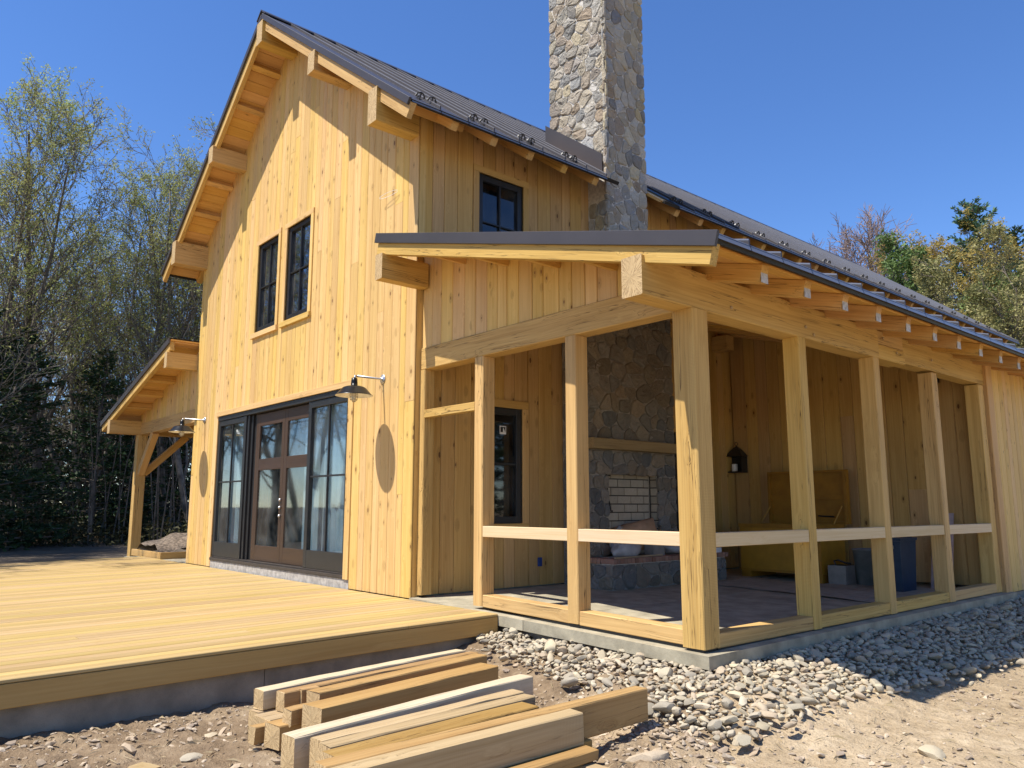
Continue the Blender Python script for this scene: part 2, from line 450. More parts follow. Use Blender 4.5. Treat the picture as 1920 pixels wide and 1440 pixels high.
class MB:
    """collects boxes, tubes and polygons into one mesh"""
    def __init__(self):
        self.V, self.F, self.I = [], [], []
    def add(self, V, F, mi=0):
        o = len(self.V)
        self.V += [tuple(v) for v in V]
        self.F += [tuple(i + o for i in f) for f in F]
        self.I += [mi] * len(F)
        return self
    def box(self, lo, hi, mi=0):
        (x0, y0, z0), (x1, y1, z1) = lo, hi
        V = [(x0, y0, z0), (x1, y0, z0), (x1, y1, z0), (x0, y1, z0), (x0, y0, z1), (x1, y0, z1), (x1, y1, z1), (x0, y1, z1)]
        return self.add(V, [(0, 3, 2, 1), (4, 5, 6, 7), (0, 1, 5, 4), (1, 2, 6, 5), (2, 3, 7, 6), (3, 0, 4, 7)], mi)
    def lathe(self, prof, n=20, ce=(0, 0, 0), mi=0, ax='z', cap=True):
        V, F = [], []
        for r, z in prof:
            for i in range(n):
                a = 2 * math.pi * i / n
                q = (r * math.cos(a), r * math.sin(a), z)
                if ax == 'y':
                    q = (q[0], q[2], q[1])
                V.append((q[0] + ce[0], q[1] + ce[1], q[2] + ce[2]))
        for k in range(len(prof) - 1):
            for i in range(n):
                F.append((k * n + i, k * n + (i + 1) % n, (k + 1) * n + (i + 1) % n, (k + 1) * n + i))
        if cap:
            F.append(tuple(range(n - 1, -1, -1)))
            F.append(tuple((len(prof) - 1) * n + i for i in range(n)))
        return self.add(V, F, mi)
    def tube(self, pts, r, k=6, mi=0):
        P = [Vector(p) for p in pts]
        V, F = [], []
        rs = r if isinstance(r, (list, tuple)) else [r] * len(P)
        for i, p in enumerate(P):
            d = (P[min(i + 1, len(P) - 1)] - P[max(i - 1, 0)]).normalized()
            u = d.orthogonal().normalized()
            w = d.cross(u)
            for j in range(k):
                a = 2 * math.pi * j / k
                V.append(p + (u * math.cos(a) + w * math.sin(a)) * rs[i])
        for i in range(len(P) - 1):
            for j in range(k):
                F.append((i * k + j, i * k + (j + 1) % k, (i + 1) * k + (j + 1) % k, (i + 1) * k + j))
        F.append(tuple(range(k - 1, -1, -1)))
        F.append(tuple((len(P) - 1) * k + j for j in range(k)))
        return self.add(V, F, mi)
    def mesh(self, name, mats, smooth=False):
        return mk(name, self.V, self.F, mats, smooth, self.I)
    def build(self, name, mats, parent=None, smooth=False, Mx=None, **kw):
        return ob(name, self.mesh(name, mats, smooth), parent, Mx, **kw)


# ================================================================== GROUND
def sm(t):
    t = max(0.0, min(1.0, t))
    return t * t * (3 - 2 * t)


def gbase(x, y):
    dx = max(x - 4.14, -12.0 - x, 0.0)
    dy = max(-y, 0.0)
    d = math.hypot(dx, dy)
    z = -0.235 - 0.235 * sm(d / 1.35)
    if x > 6:
        z += 0.03 * sm((x - 6) / 4)
    if x < -26:
        z += 0.5 * sm((-26 - x) / 14)
    return z


def gz(x, y):
    z = gbase(x, y)
    z += 0.035 * noise.noise(Vector((x * 0.8, y * 0.8, 1.7)))
    if 1.0 < x < 9.5 and -7 < y < 12:
        v = Vector((x, y, 0))
        z += (0.024 * noise.noise(v * 3.1) + 0.020 * noise.noise(v * 7.3) + 0.013 * noise.noise(v * 16.0)) * (1.5 if x < 4.9 else 0.65)
        dd = math.hypot(x - 3.9, y + 1.05)
        z += 0.06 * math.exp(-((dd - 0.55) / 0.28) ** 2) * (0.3 + noise.noise(v * 4.7 + Vector((9, 2, 5)))) - 0.05 * math.exp(-(dd / 0.4) ** 2)
    return z


def axis_pts(d0, d1, step, lo, hi):
    a = list(np.arange(d0, d1, step))
    g, s = d1, step
    while g < hi:
        a.append(g)
        s *= 1.35
        g += s
    a.append(hi)
    g, s = d0 - step, step
    b = []
    while g > lo:
        b.append(g)
        s *= 1.35
        g -= s
    b.append(lo)
    return b[::-1] + a


gx = axis_pts(1.4, 8.6, 0.034, -600, 600)
gy = axis_pts(-5.2, 5.0, 0.036, -600, 600)
GV = [(x, y, gz(x, y)) for y in gy for x in gx]
nx = len(gx)
GF = [(j * nx + i, j * nx + i + 1, (j + 1) * nx + i + 1, (j + 1) * nx + i) for j in range(len(gy) - 1) for i in range(nx - 1)]
ob('ground', mk('ground', GV, GF, M['dirt'], True), kind='structure')

# ================================================================== HOUSE
HW, HL = 7.7, 20.0                     # gable width, length; the gable's right corner is the origin
RX = -3.85                             # ridge
SL = 0.752
def roof_z(x):
    return 9.17 - SL * abs(x - RX)
PSL = 0.268                            # porch roof slope
def porch_z(x):
    return 4.29 - PSL * (x if x > RX else (-HW - x))
YF = 0.08                              # porch front plane
house = empty('house', (RX, 0, 0), 'new timber house with pine board gable, dark metal roof, stone chimney and open timber porch', 'house')

# ---- foundation, floors
mb = MB()
mb.box((-HW + 0.02, 0.012, -0.7), (-0.02, HL, -0.03))
mb.build('foundation', M['found'], house)
mb = MB()
mb.box((-HW + 0.1, 0.3, -0.02), (-0.1, HL - 0.1, 0.08))
mb.box((-HW + 0.1, 0.3, 2.95), (-0.1, HL - 0.1, 3.15))
mb.box((-HW + 0.1, 2.2, 0.09), (-0.1, 2.3, 2.94))
mb.box((-HW + 0.1, 2.2, 3.16), (-0.1, 2.3, 6.0))
mb.build('interior_floor', M['room'], house)


def split_wall(U0, U1, openings, wmin, wmax, rng, extra=()):
    """board intervals that snap to the edges of openings"""
    br = sorted(set([U0, U1] + [e for o in openings for e in o[:2] if U0 < e < U1] + [e for e in extra if U0 < e < U1]))
    out = []
    for a, b in zip(br[:-1], br[1:]):
        g = a
        while b - g > wmax * 1.25:
            w = rng.uniform(wmin, wmax)
            if b - g - w < wmin * 0.7:
                break
            out.append((g, g + w))
            g += w
        if b - g > wmax * 1.25:
            out.append((g, (g + b) / 2))
            out.append(((g + b) / 2, b))
        else:
            out.append((g, b))
    return out


def board_wall(parent, org, ud, outd, U0, U1, zb, zt, openings, mat, wmin=0.13, wmax=0.24, th=0.02, extra=(), butt=0.3, name='siding_board', seed=1, back=None):
    rng = random.Random(seed)
    org, ud, outd = Vector(org), Vector(ud), Vector(outd)
    up = Vector((0, 0, 1))
    wallmb = MB()
    bl = split_wall(U0, U1, openings, 0.8, 1.4, rng, extra)
    for a, b in bl:
        segs = segments((a + b) / 2, zb, zt, openings)
        for z0, z1, top in segs:
            za = zt(a) if top else z1
            zc = zt(b) if top else z1
            o1, o2 = -(th + 0.004), -(th + 0.10)
            pts = []
            for o in (o1, o2):
                for (u, z) in ((a, z0), (b, z0), (b, zc - 0.01), (a, za - 0.01)):
                    pts.append(org + ud * u + outd * o + up * z)
            wallmb.add(pts, [(0, 1, 2, 3), (7, 6, 5, 4), (0, 4, 5, 1), (1, 5, 6, 2), (2, 6, 7, 3), (3, 7, 4, 0)])
    wall = wallmb.build('wall', back or M['pine'], parent)
    for a, b in split_wall(U0, U1, openings, wmin, wmax, rng, extra):
        u = (a + b) / 2
        for z0, z1, top in segments(u, zb, zt, openings):
            slope = (zt(b) - zt(a)) / (b - a) if top else 0.0
            cuts = [z0, z1]
            if z1 - z0 > 2.0 and rng.random() < butt:
                cuts.insert(1, rng.uniform(z0 + 0.5, z1 - 0.5))
            for k in range(len(cuts) - 1):
                c0, c1 = cuts[k] + (0.0015 if k else 0), cuts[k + 1] - (0.0015 if k < len(cuts) - 2 else 0)
                jit = rng.uniform(0, 0.0025)
                pa = org + ud * u + outd * (-th / 2 - jit) + up * c0
                pb = org + ud * u + outd * (-th / 2 - jit) + up * c1
                sgn = 1.0 if up.cross(ud).dot(outd) < 0 else 1.0
                piece(name, wall, mat, pa, pb, (b - a) - 0.005, th, ud, 0.008, 0.0, slope if k == len(cuts) - 2 else 0.0)
    return wall


def segments(u, zb, zt, openings):
    z0, z1 = zb, zt(u)
    segs = [(z0, z1, True)]
    for o in openings:
        if o[0] - 1e-6 <= u <= o[1] + 1e-6:
            new = []
            for a, b, top in segs:
                if o[3] <= a or o[2] >= b:
                    new.append((a, b, top))
                    continue
                if o[2] > a + 0.02:
                    new.append((a, o[2], False))
                if o[3] < b - 0.02:
                    new.append((o[3], b, top))
            segs = new
    return segs


# ---- walls
gable_open = [(-6.44, -1.46, -1, 2.755), (-5.02, -4.03, 3.885, 5.63), (-3.87, -2.86, 3.885, 5.63)]
board_wall(house, (0, 0, 0), (1, 0, 0), (0, -1, 0), -HW, 0.0, -0.012, lambda x: roof_z(x) - 0.085, gable_open, M['pine'], 0.12, 0.21, extra=(RX,), seed=3, butt=0.35)
side_open = [(0.885, 1.875, 4.30, 5.62), (1.06, 1.86, 0.72, 2.45), (4.62, 5.62, -1, 2.25)]
board_wall(house, (0, 0, 0), (0, 1, 0), (1, 0, 0), 0.0225, HL, 0.012, lambda y: roof_z(0) - 0.085, side_open, M['pine_shaded'], 0.16, 0.26, seed=5, butt=0.25)
mb = MB()
mb.box((-HW + 0.0, 0.03, 0), (-HW + 0.12, HL, roof_z(-HW) - 0.1))
mb.build('wall', M['pine'], house)
mb = MB()
mb.add([(-HW + 0.13, HL - 0.1, 0), (-0.13, HL - 0.1, 0), (-0.13, HL - 0.1, 6.0), (RX, HL - 0.1, roof_z(RX) - 0.2), (-HW + 0.13, HL - 0.1, 6.0),
        (-HW + 0.13, HL, 0), (-0.13, HL, 0), (-0.13, HL, 6.0), (RX, HL, roof_z(RX) - 0.2), (-HW + 0.13, HL, 6.0)],
       [(0, 1, 2, 3, 4), (9, 8, 7, 6, 5), (0, 5, 6, 1), (1, 6, 7, 2), (2, 7, 8, 3), (3, 8, 9, 4), (4, 9, 5, 0)])
mb.build('wall', M['pine'], house)

# ---- trim round doors and windows
def trim(parent, org, ud, outd, u0, u1, z0, z1, w, proud, bottom=True, sill=False, mat=None):
    org, ud, outd = Vector(org), Vector(ud), Vector(outd)
    up = Vector((0, 0, 1))
    mat = mat or M['pine']
    q = lambda u, z: org + ud * u + outd * (proud - 0.011) + up * z
    piece('trim', parent, mat, q(u0, z1 - w / 2), q(u1, z1 - w / 2), w, 0.024, up, 0.003)
    zb = z0 + (w + (0.004 if sill else 0) if bottom else 0)
    piece('trim', parent, mat, q(u0 + w / 2, zb), q(u0 + w / 2, z1 - w - 0.001), w, 0.024, ud, 0.003)
    piece('trim', parent, mat, q(u1 - w / 2, zb), q(u1 - w / 2, z1 - w - 0.001), w, 0.024, ud, 0.003)
    if bottom:
        if sill:
            piece('sill', parent, mat, q(u0 - 0.02, z0 + w / 2) + outd * 0.012, q(u1 + 0.02, z0 + w / 2) + outd * 0.012, w, 0.05, up, 0.003)
        else:
            piece('trim', parent, mat, q(u0, z0 + w / 2), q(u1, z0 + w / 2), w, 0.024, up, 0.003)


def sash(parent, org, ud, outd, u0, u1, z0, z1, fw, depth, rows, cols, glass, mat, mun=0.022, bot=None, rowz=None, fth=0.05):
    """frame ring, muntins and one pane; org on the wall face"""
    org, ud, outd = Vector(org), Vector(ud), Vector(outd)
    up = Vector((0, 0, 1))
    q = lambda u, z, d=0.0: org + ud * u + outd * (-depth - d) + up * z
    bt = bot or fw
    fr = piece('frame', parent, mat, q(u0 + fw / 2, z0), q(u0 + fw / 2, z1), fw, fth, ud, 0.004)
    piece('frame', parent, mat, q(u1 - fw / 2, z0), q(u1 - fw / 2, z1), fw, fth, ud, 0.004)
    piece('frame', parent, mat, q(u0 + fw, z1 - fw / 2), q(u1 - fw, z1 - fw / 2), fw, fth - 0.004, up, 0.004)
    piece('frame', parent, mat, q(u0 + fw, z0 + bt / 2), q(u1 - fw, z0 + bt / 2), bt, fth - 0.004, up, 0.004)
    gu0, gu1, g0, g1 = u0 + fw, u1 - fw, z0 + bt, z1 - fw
    for k in range(1, cols):
        u = gu0 + (gu1 - gu0) * k / cols
        piece('muntin', parent, mat, q(u, g0), q(u, g1), mun, 0.03, ud, 0.003)
    for k in range(1, rows):
        z = rowz if rowz else g0 + (g1 - g0) * k / rows
        piece('muntin', parent, mat, q(gu0, z), q(gu1, z), mun, 0.024, up, 0.003)
    piece('pane', parent, glass, q((gu0 + gu1) / 2, g0 - 0.008, 0.02), q((gu0 + gu1) / 2, g1 + 0.008, 0.02), gu1 - gu0 + 0.016, 0.006, ud, 0.0005)


def holder(name, u, z, wall='gable', label=None):
    o = bpy.data.objects.new(name, None)
    loc = (u, 0, z) if wall == 'gable' else (0, u, z)
    link(o, house, Matrix.Translation(loc))
    if label:
        o['label'] = label
    return o


GO = ((0, 0, 0), (1, 0, 0), (0, -1, 0))
SO = ((0, 0, 0), (0, 1, 0), (1, 0, 0))
for u0, u1 in ((-5.02, -4.03), (-3.87, -2.86)):
    w = holder('window', (u0 + u1) / 2, 3.885)
    trim(w, *GO, u0, u1, 3.885, 5.63, 0.085, 0.018, True, True)
    sash(w, *GO, u0 + 0.087, u1 - 0.087, 3.974, 5.543, 0.075, 0.045, 2, 2, M['glass_blue'], M['black'], bot=0.10)
w = holder('window', 1.38, 4.3, 'side')
trim(w, *SO, 0.885, 1.875, 4.30, 5.62, 0.095, 0.014, True, False, M['pine_shaded'])
sash(w, *SO, 0.982, 1.778, 4.397, 5.523, 0.085, 0.045, 2, 2, M['glass_dark'], M['black'], rowz=4.86)
w = holder('window', 1.46, 0.72, 'side')
trim(w, *SO, 1.06, 1.86, 0.72, 2.45, 0.105, 0.014, True, False, M['pine_shaded'])
sash(w, *SO, 1.167, 1.753, 0.828, 2.343, 0.09, 0.04, 2, 1, M['glass_dark'], M['black'], rowz=1.6, mun=0.03)
mb = MB()                              # square sticker with a small corner sail, on the glass
mb.box((-0.052, 1.40, 1.995), (-0.0505, 1.51, 2.105), 0)
mb.box((-0.0500, 1.412, 2.022), (-0.0495, 1.498, 2.094), 1)
mb.add([(-0.0490, 1.455, 2.024), (-0.0490, 1.495, 2.024), (-0.0490, 1.457, 2.090)], [(0, 1, 2)], 0)
mb.build('sticker', [M['sticker'], M['black']], w)
# upper wall flood lamp box far behind fireplace is not visible; a plain dark door beside it is
d = holder('door', 5.12, 0.0, 'side', 'plain black door beside the fireplace')
box('door_panel', d, M['black'], (-0.06, 4.64, 0.02), (-0.015, 5.60, 2.23))
box('trim', d, M['black'], (-0.014, 4.60, 0.02), (0.02, 4.68, 2.28))

# ---- front door set
dr = holder('door', -3.98, 0.1, 'gable', 'wide glazed entrance with brown double doors between black sidelights')
box('trim', dr, M['pine'], (-6.47, -0.020, 2.665), (-1.45, 0.004, 2.755))
box('trim', dr, M['pine'], (-1.585, -0.018, 0.10), (-1.452, 0.006, 2.663))
box('header', dr, M['black'], (-6.44, 0.008, 2.585), (-1.588, 0.20, 2.662))
box('threshold', dr, M['track'], (-6.44, -0.012, 0.105), (-1.46, 0.21, 0.15))
box('threshold', dr, M['track'], (-6.43, 0.025, 0.152), (-1.588, 0.20, 0.175))
box('plinth', dr, M['plaster'], (-6.43, 0.006, -0.06), (-1.462, 0.20, 0.102))
for a, b in ((-6.438, -5.17), (-2.835, -1.59)):
    sash(dr, *GO, a, b, 0.178, 2.58, 0.095, 0.05, 2, 2, M['glass'], M['black'], bot=0.25, rowz=1.475, mun=0.026, fth=0.055)
for k, x in enumerate((-5.165, -5.085, -5.005, -4.925)):
    box('jamb', dr, M['black'], (x, 0.045 + 0.035 * k, 0.178), (x + 0.074, 0.20, 2.583))
for a, b, side in ((-4.84, -3.785, 1), (-3.780, -2.840, -1)):
    st = 0.10
    y0, y1 = 0.095, 0.14
    box('door_stile', dr, M['door'], (a, y0, 0.18), (a + st, y1, 2.575))
    box('door_stile', dr, M['door'], (b - st, y0, 0.18), (b, y1, 2.575))
    for z0, z1 in ((0.18, 0.42), (1.635, 1.82), (2.375, 2.575)):
        box('door_rail', dr, M['door'], (a + st + 0.001, y0 + 0.002, z0), (b - st - 0.001, y1 - 0.002, z1))
    for z0, z1 in ((0.42, 1.635), (1.82, 2.375)):
        box('pane', dr, M['glass'], (a + st - 0.004, 0.114, z0 - 0.004), (b - st + 0.004, 0.120, z1 + 0.004), 0.0005)
    if side == 1:
        for zz in (1.147, 1.03, 0.90):
            m_ = MB()
            m_.lathe([(0.022, 0.0), (0.026, -0.012), (0.018, -0.03), (0.0, -0.034)], 14, (b - 0.035, 0.093, zz), 0, 'y')
            m_.build('handle', M['steel'], dr, True)
box('weatherstrip', dr, M['door'], (-4.905, 0.10, 0.178), (-4.845, 0.19, 2.583))
# curtains and an added sheet that lightens the door panes like a reflection
for a, b in ((-7.15, -5.10), (-3.45, -1.62)):
    n = 80
    V, F = [], []
    for i in range(n + 1):
        u = a + (b - a) * i / n
        off = 0.016 * math.sin(i * 0.7) + 0.010 * math.sin(i * 1.9 + 1)
        if 0.42 < i / n < 0.52:
            off += 0.10
        V += [(u, 0.285 + off * 0.8, 0.16), (u, 0.285 + off * 0.8, 2.56)]
    F = [(2 * i, 2 * i + 2, 2 * i + 3, 2 * i + 1) for i in range(n)]
    ob('curtain', mk('curtain', V, F, M['curtain'], True), dr)

ob('reflection_sheet', mk('reflection_sheet', [(-6.6, 1.1, 0.1), (-3.3, 0.75, 0.1), (-3.3, 0.75, 2.7), (-6.6, 1.1, 2.7)], [(0, 1, 2, 3)], M['sheet_in']), dr)
# ---- main roof
chim = (-0.83, 0.40, 3.10, 4.05)       # x0, x1, y0, y1
rf = MB()
for sx in (1, -1):
    xe = 0.66 if sx == 1 else -HW - 0.66
    for ya, yb, b in ((-0.52, 3.05, xe), (3.05, 4.10, -0.86 if sx == 1 else xe), (4.10, HL + 0.5, xe)):
        a = RX
        z = lambda x, d: roof_z(x) - d
        V = [(a, ya, z(a, .052)), (b, ya, z(b, .052)), (b, yb, z(b, .052)), (a, yb, z(a, .052)),
             (a, ya, z(a, .030)), (b, ya, z(b, .030)), (b, yb, z(b, .030)), (a, yb, z(a, .030))]
        rf.add(V, [(0, 3, 2, 1), (4, 5, 6, 7), (0, 1, 5, 4), (1, 2, 6, 5), (2, 3, 7, 6), (3, 0, 4, 7)])
roof = rf.build('roof', M['soffit'], house)
SLV = math.sqrt(1 + SL * SL)


def slope_piece(name, parent, mat, x0, x1, y0, y1, zf, d0, d1, c=0.004):
    """slab lying on a sloping roof between x0 and x1, d0..d1 below zf (vertical)"""
    ym = (y0 + y1) / 2
    dm = (d0 + d1) / 2
    a, b = Vector((x0, ym, zf(x0) - dm)), Vector((x1, ym, zf(x1) - dm))
    ct = abs(x1 - x0) / (b - a).length
    return piece(name, parent, mat, a, b, y1 - y0, (d1 - d0) * ct, (0, 1, 0), c)


def metal_panel(parent, x0, x1, y0, y1, zf, hem, name='roof_panel'):
    """pan with a standing seam along one edge and a folded hem at the eave"""
    V, F = [], []
    h = 0.048
    sec = [(y0, 0.0), (y1 - 0.012, 0.0), (y1 - 0.012, h - 0.012), (y1 - 0.012, h), (y1 + 0.006, h), (y1 + 0.006, h - 0.010)]
    for x in (x0, x1):
        for y, dz in sec:
            V.append((x, y, zf(x) + dz - 0.006))
    n = len(sec)
    for i in range(n - 1):
        F.append((i, i + 1, n + i + 1, n + i))
    # hem
    sgn = 1 if x1 > x0 else -1
    o = len(V)
    zz = zf(x1) - 0.006
    V += [(x1, y0 + 0.004, zz + 0.001), (x1, y1 - 0.006, zz + 0.001), (x1 + sgn * 0.018, y0 + 0.004, zz - hem), (x1 + sgn * 0.018, y1 - 0.006, zz - hem),
          (x1 - sgn * 0.02, y0 + 0.004, zz - hem + 0.004), (x1 - sgn * 0.02, y1 - 0.006, zz - hem + 0.004)]
    F += [(o, o + 1, o + 3, o + 2), (o + 2, o + 3, o + 5, o + 4)]
    # seam end cap
    o = len(V)
    V += [(x1, y1 - 0.012, zz), (x1, y1 - 0.012, zz + h), (x1, y1 + 0.006, zz + h), (x1, y1 + 0.006, zz)]
    F += [(o, o + 1, o + 2, o + 3)]
    me = mk(name, V, F, [M['metal'], M['seam']], fm=[0, 0, 1, 1, 0, 1, 0, 0])
    return ob(name, me, parent)


PW = 0.42
for sx in (1, -1):
    xe = 0.69 if sx == 1 else -HW - 0.69
    y = -0.575
    while y < HL + 0.4:
        y2 = y + PW
        if sx == 1 and y2 > chim[2] and y < chim[3]:
            metal_panel(roof, RX + 0.06, chim[0] - 0.05, y, y2, roof_z, 0.0)
        else:
            metal_panel(roof, RX + sx * 0.06, xe, y, y2, roof_z, 0.05)
        y = y2
    # ridge cap
mb = MB()
for i in range(1):
    V = []
    for y in (-0.63, HL + 0.5):
        V += [(RX - 0.16, y, roof_z(RX - 0.16) + 0.045), (RX, y, roof_z(RX) + 0.055), (RX + 0.16, y, roof_z(RX + 0.16) + 0.045)]
    V += [(a, b, c - 0.022) for a, b, c in V]
    mb.add(V, [(0, 1, 4, 3), (1, 2, 5, 4), (6, 9, 10, 7), (7, 10, 11, 8), (0, 3, 9, 6), (2, 8, 11, 5), (0, 6, 7, 1), (1, 7, 8, 2), (3, 4, 10, 9), (4, 5, 11, 10)])
mb.build('ridge_cap', M['metal'], roof)
# rake metal, rake boards
for sx in (1, -1):
    xe = 0.69 if sx == 1 else -HW - 0.69
    slope_piece('rake_metal', roof, M['metal'], RX + sx * 0.0, xe, -0.618, -0.585, roof_z, -0.004, 0.106, 0.003)
    slope_piece('rake_board', roof, M['oak'], RX + sx * 0.0, xe - sx * 0.03, -0.584, -0.515, roof_z, 0.052, 0.285)
    slope_piece('eave_metal', roof, M['eave'], xe - sx * 0.035, xe - sx * 0.0, -0.58, (chim[2] - 0.06 if sx == 1 else HL + 0.4), roof_z, 0.012, 0.075, 0.002)
    if sx == 1:
        slope_piece('eave_metal', roof, M['eave'], xe - 0.035, xe, chim[3] + 0.06, HL + 0.4, roof_z, 0.012, 0.075, 0.002)
# soffit boards run along the house
for sx in (1, -1):
    x = RX
    k = 0
    while abs(x - RX) < 4.4:
        x2 = x + sx * 0.149
        for ya, yb in ((-0.53, chim[2] - 0.03), (chim[3] + 0.03, HL + 0.45)) if sx == 1 and -0.95 < x < 0.6 else ((-0.53, HL + 0.45),):
            a = Vector(((x + x2) / 2, ya, roof_z((x + x2) / 2) - 0.070))
            b = Vector(((x + x2) / 2, yb, roof_z((x + x2) / 2) - 0.070))
            piece('soffit_board', roof, M['soffit'], a, b, 0.149 * SLV - 0.003, 0.024, (1, 0, -SL * sx), 0.004)
        x = x2
# ridge beam, purlins, plates, lookouts
def beam_end(xc, w, zt, zb, y0=-0.635, y1=-0.001):
    piece('purlin', roof, M['oak'], (xc, y0, (zt + zb) / 2), (xc, y1, (zt + zb) / 2), w, zt - zb, (1, 0, 0), 0.008, endmat=M['endgrain'])


beam_end(RX, 0.22, roof_z(RX - 0.11) - 0.09, 8.60)
for xc, zb in ((-1.87, 7.20), (-0.10, 5.73)):
    for x in (xc, 2 * RX - xc):
        s = 1 if x > RX else -1
        zt = roof_z(x + s * 0.1) - 0.088
        beam_end(x, 0.205, zt, zb)
for x0 in (-4.46, -5.08, -6.40, -6.97, -7.95):
    for x in (x0, 2 * RX - x0):
        zc = roof_z(x) - 0.09 - 0.075
        s = 1 if x > RX else -1
        piece('lookout', roof, M['rafter'], (x, -0.53, zc), (x, -0.001 if abs(x - RX) < 3.8 else 0.5, zc), 0.10, 0.13, (1, 0, -SL * s), 0.004)
# rafter tails along the eaves
y = 0.12
while y < HL:
    if not (2.95 < y < 4.12):
        for sx in (1, -1):
            xa, xb = (0.002, 0.60) if sx == 1 else (-HW - 0.002, -HW - 0.60)
            slope_piece('rafter_tail', roof, M['rafter'], xa, xb, y - 0.05, y + 0.05, roof_z, 0.086, 0.225)
    y += 0.63
# snow guards in pairs
def guard_mesh():
    g = MB()
    g.box((-0.05, -0.018, 0.0), (0.05, 0.018, 0.010))
    arc = [(0.02, 0.062 * math.cos(a), 0.018 + 0.062 * math.sin(a)) for a in np.linspace(0.1, math.pi - 0.1, 7)]
    g.tube(arc, [0.016, 0.011, 0.010, 0.012, 0.010, 0.011, 0.016], 4)
    g.tube([(0.02, 0.0, 0.0), (0.02, 0.0, 0.085)], 0.010, 4)
    g.tube([(-0.05, 0.0, 0.005), (0.02, 0.0, 0.055)], 0.008, 4)
    return g.mesh('snow_guard', M['black'])


GM = guard_mesh()
rotg = Matrix.Rotation(math.atan(SL), 4, 'Y')
y = -0.31
while y < HL:
    for dy in (0.0, 0.17):
        if not (2.7 < y + dy < 4.2):
            ob('snow_guard', GM, roof, Matrix.Translation((0.44, y + dy, roof_z(0.44) - 0.002)) @ rotg)
    y += 0.82

# ---- porch roof, posts and rails (right porch, and the same on the left side)
def mirror(x, left):
    return (-HW - x) if left else x


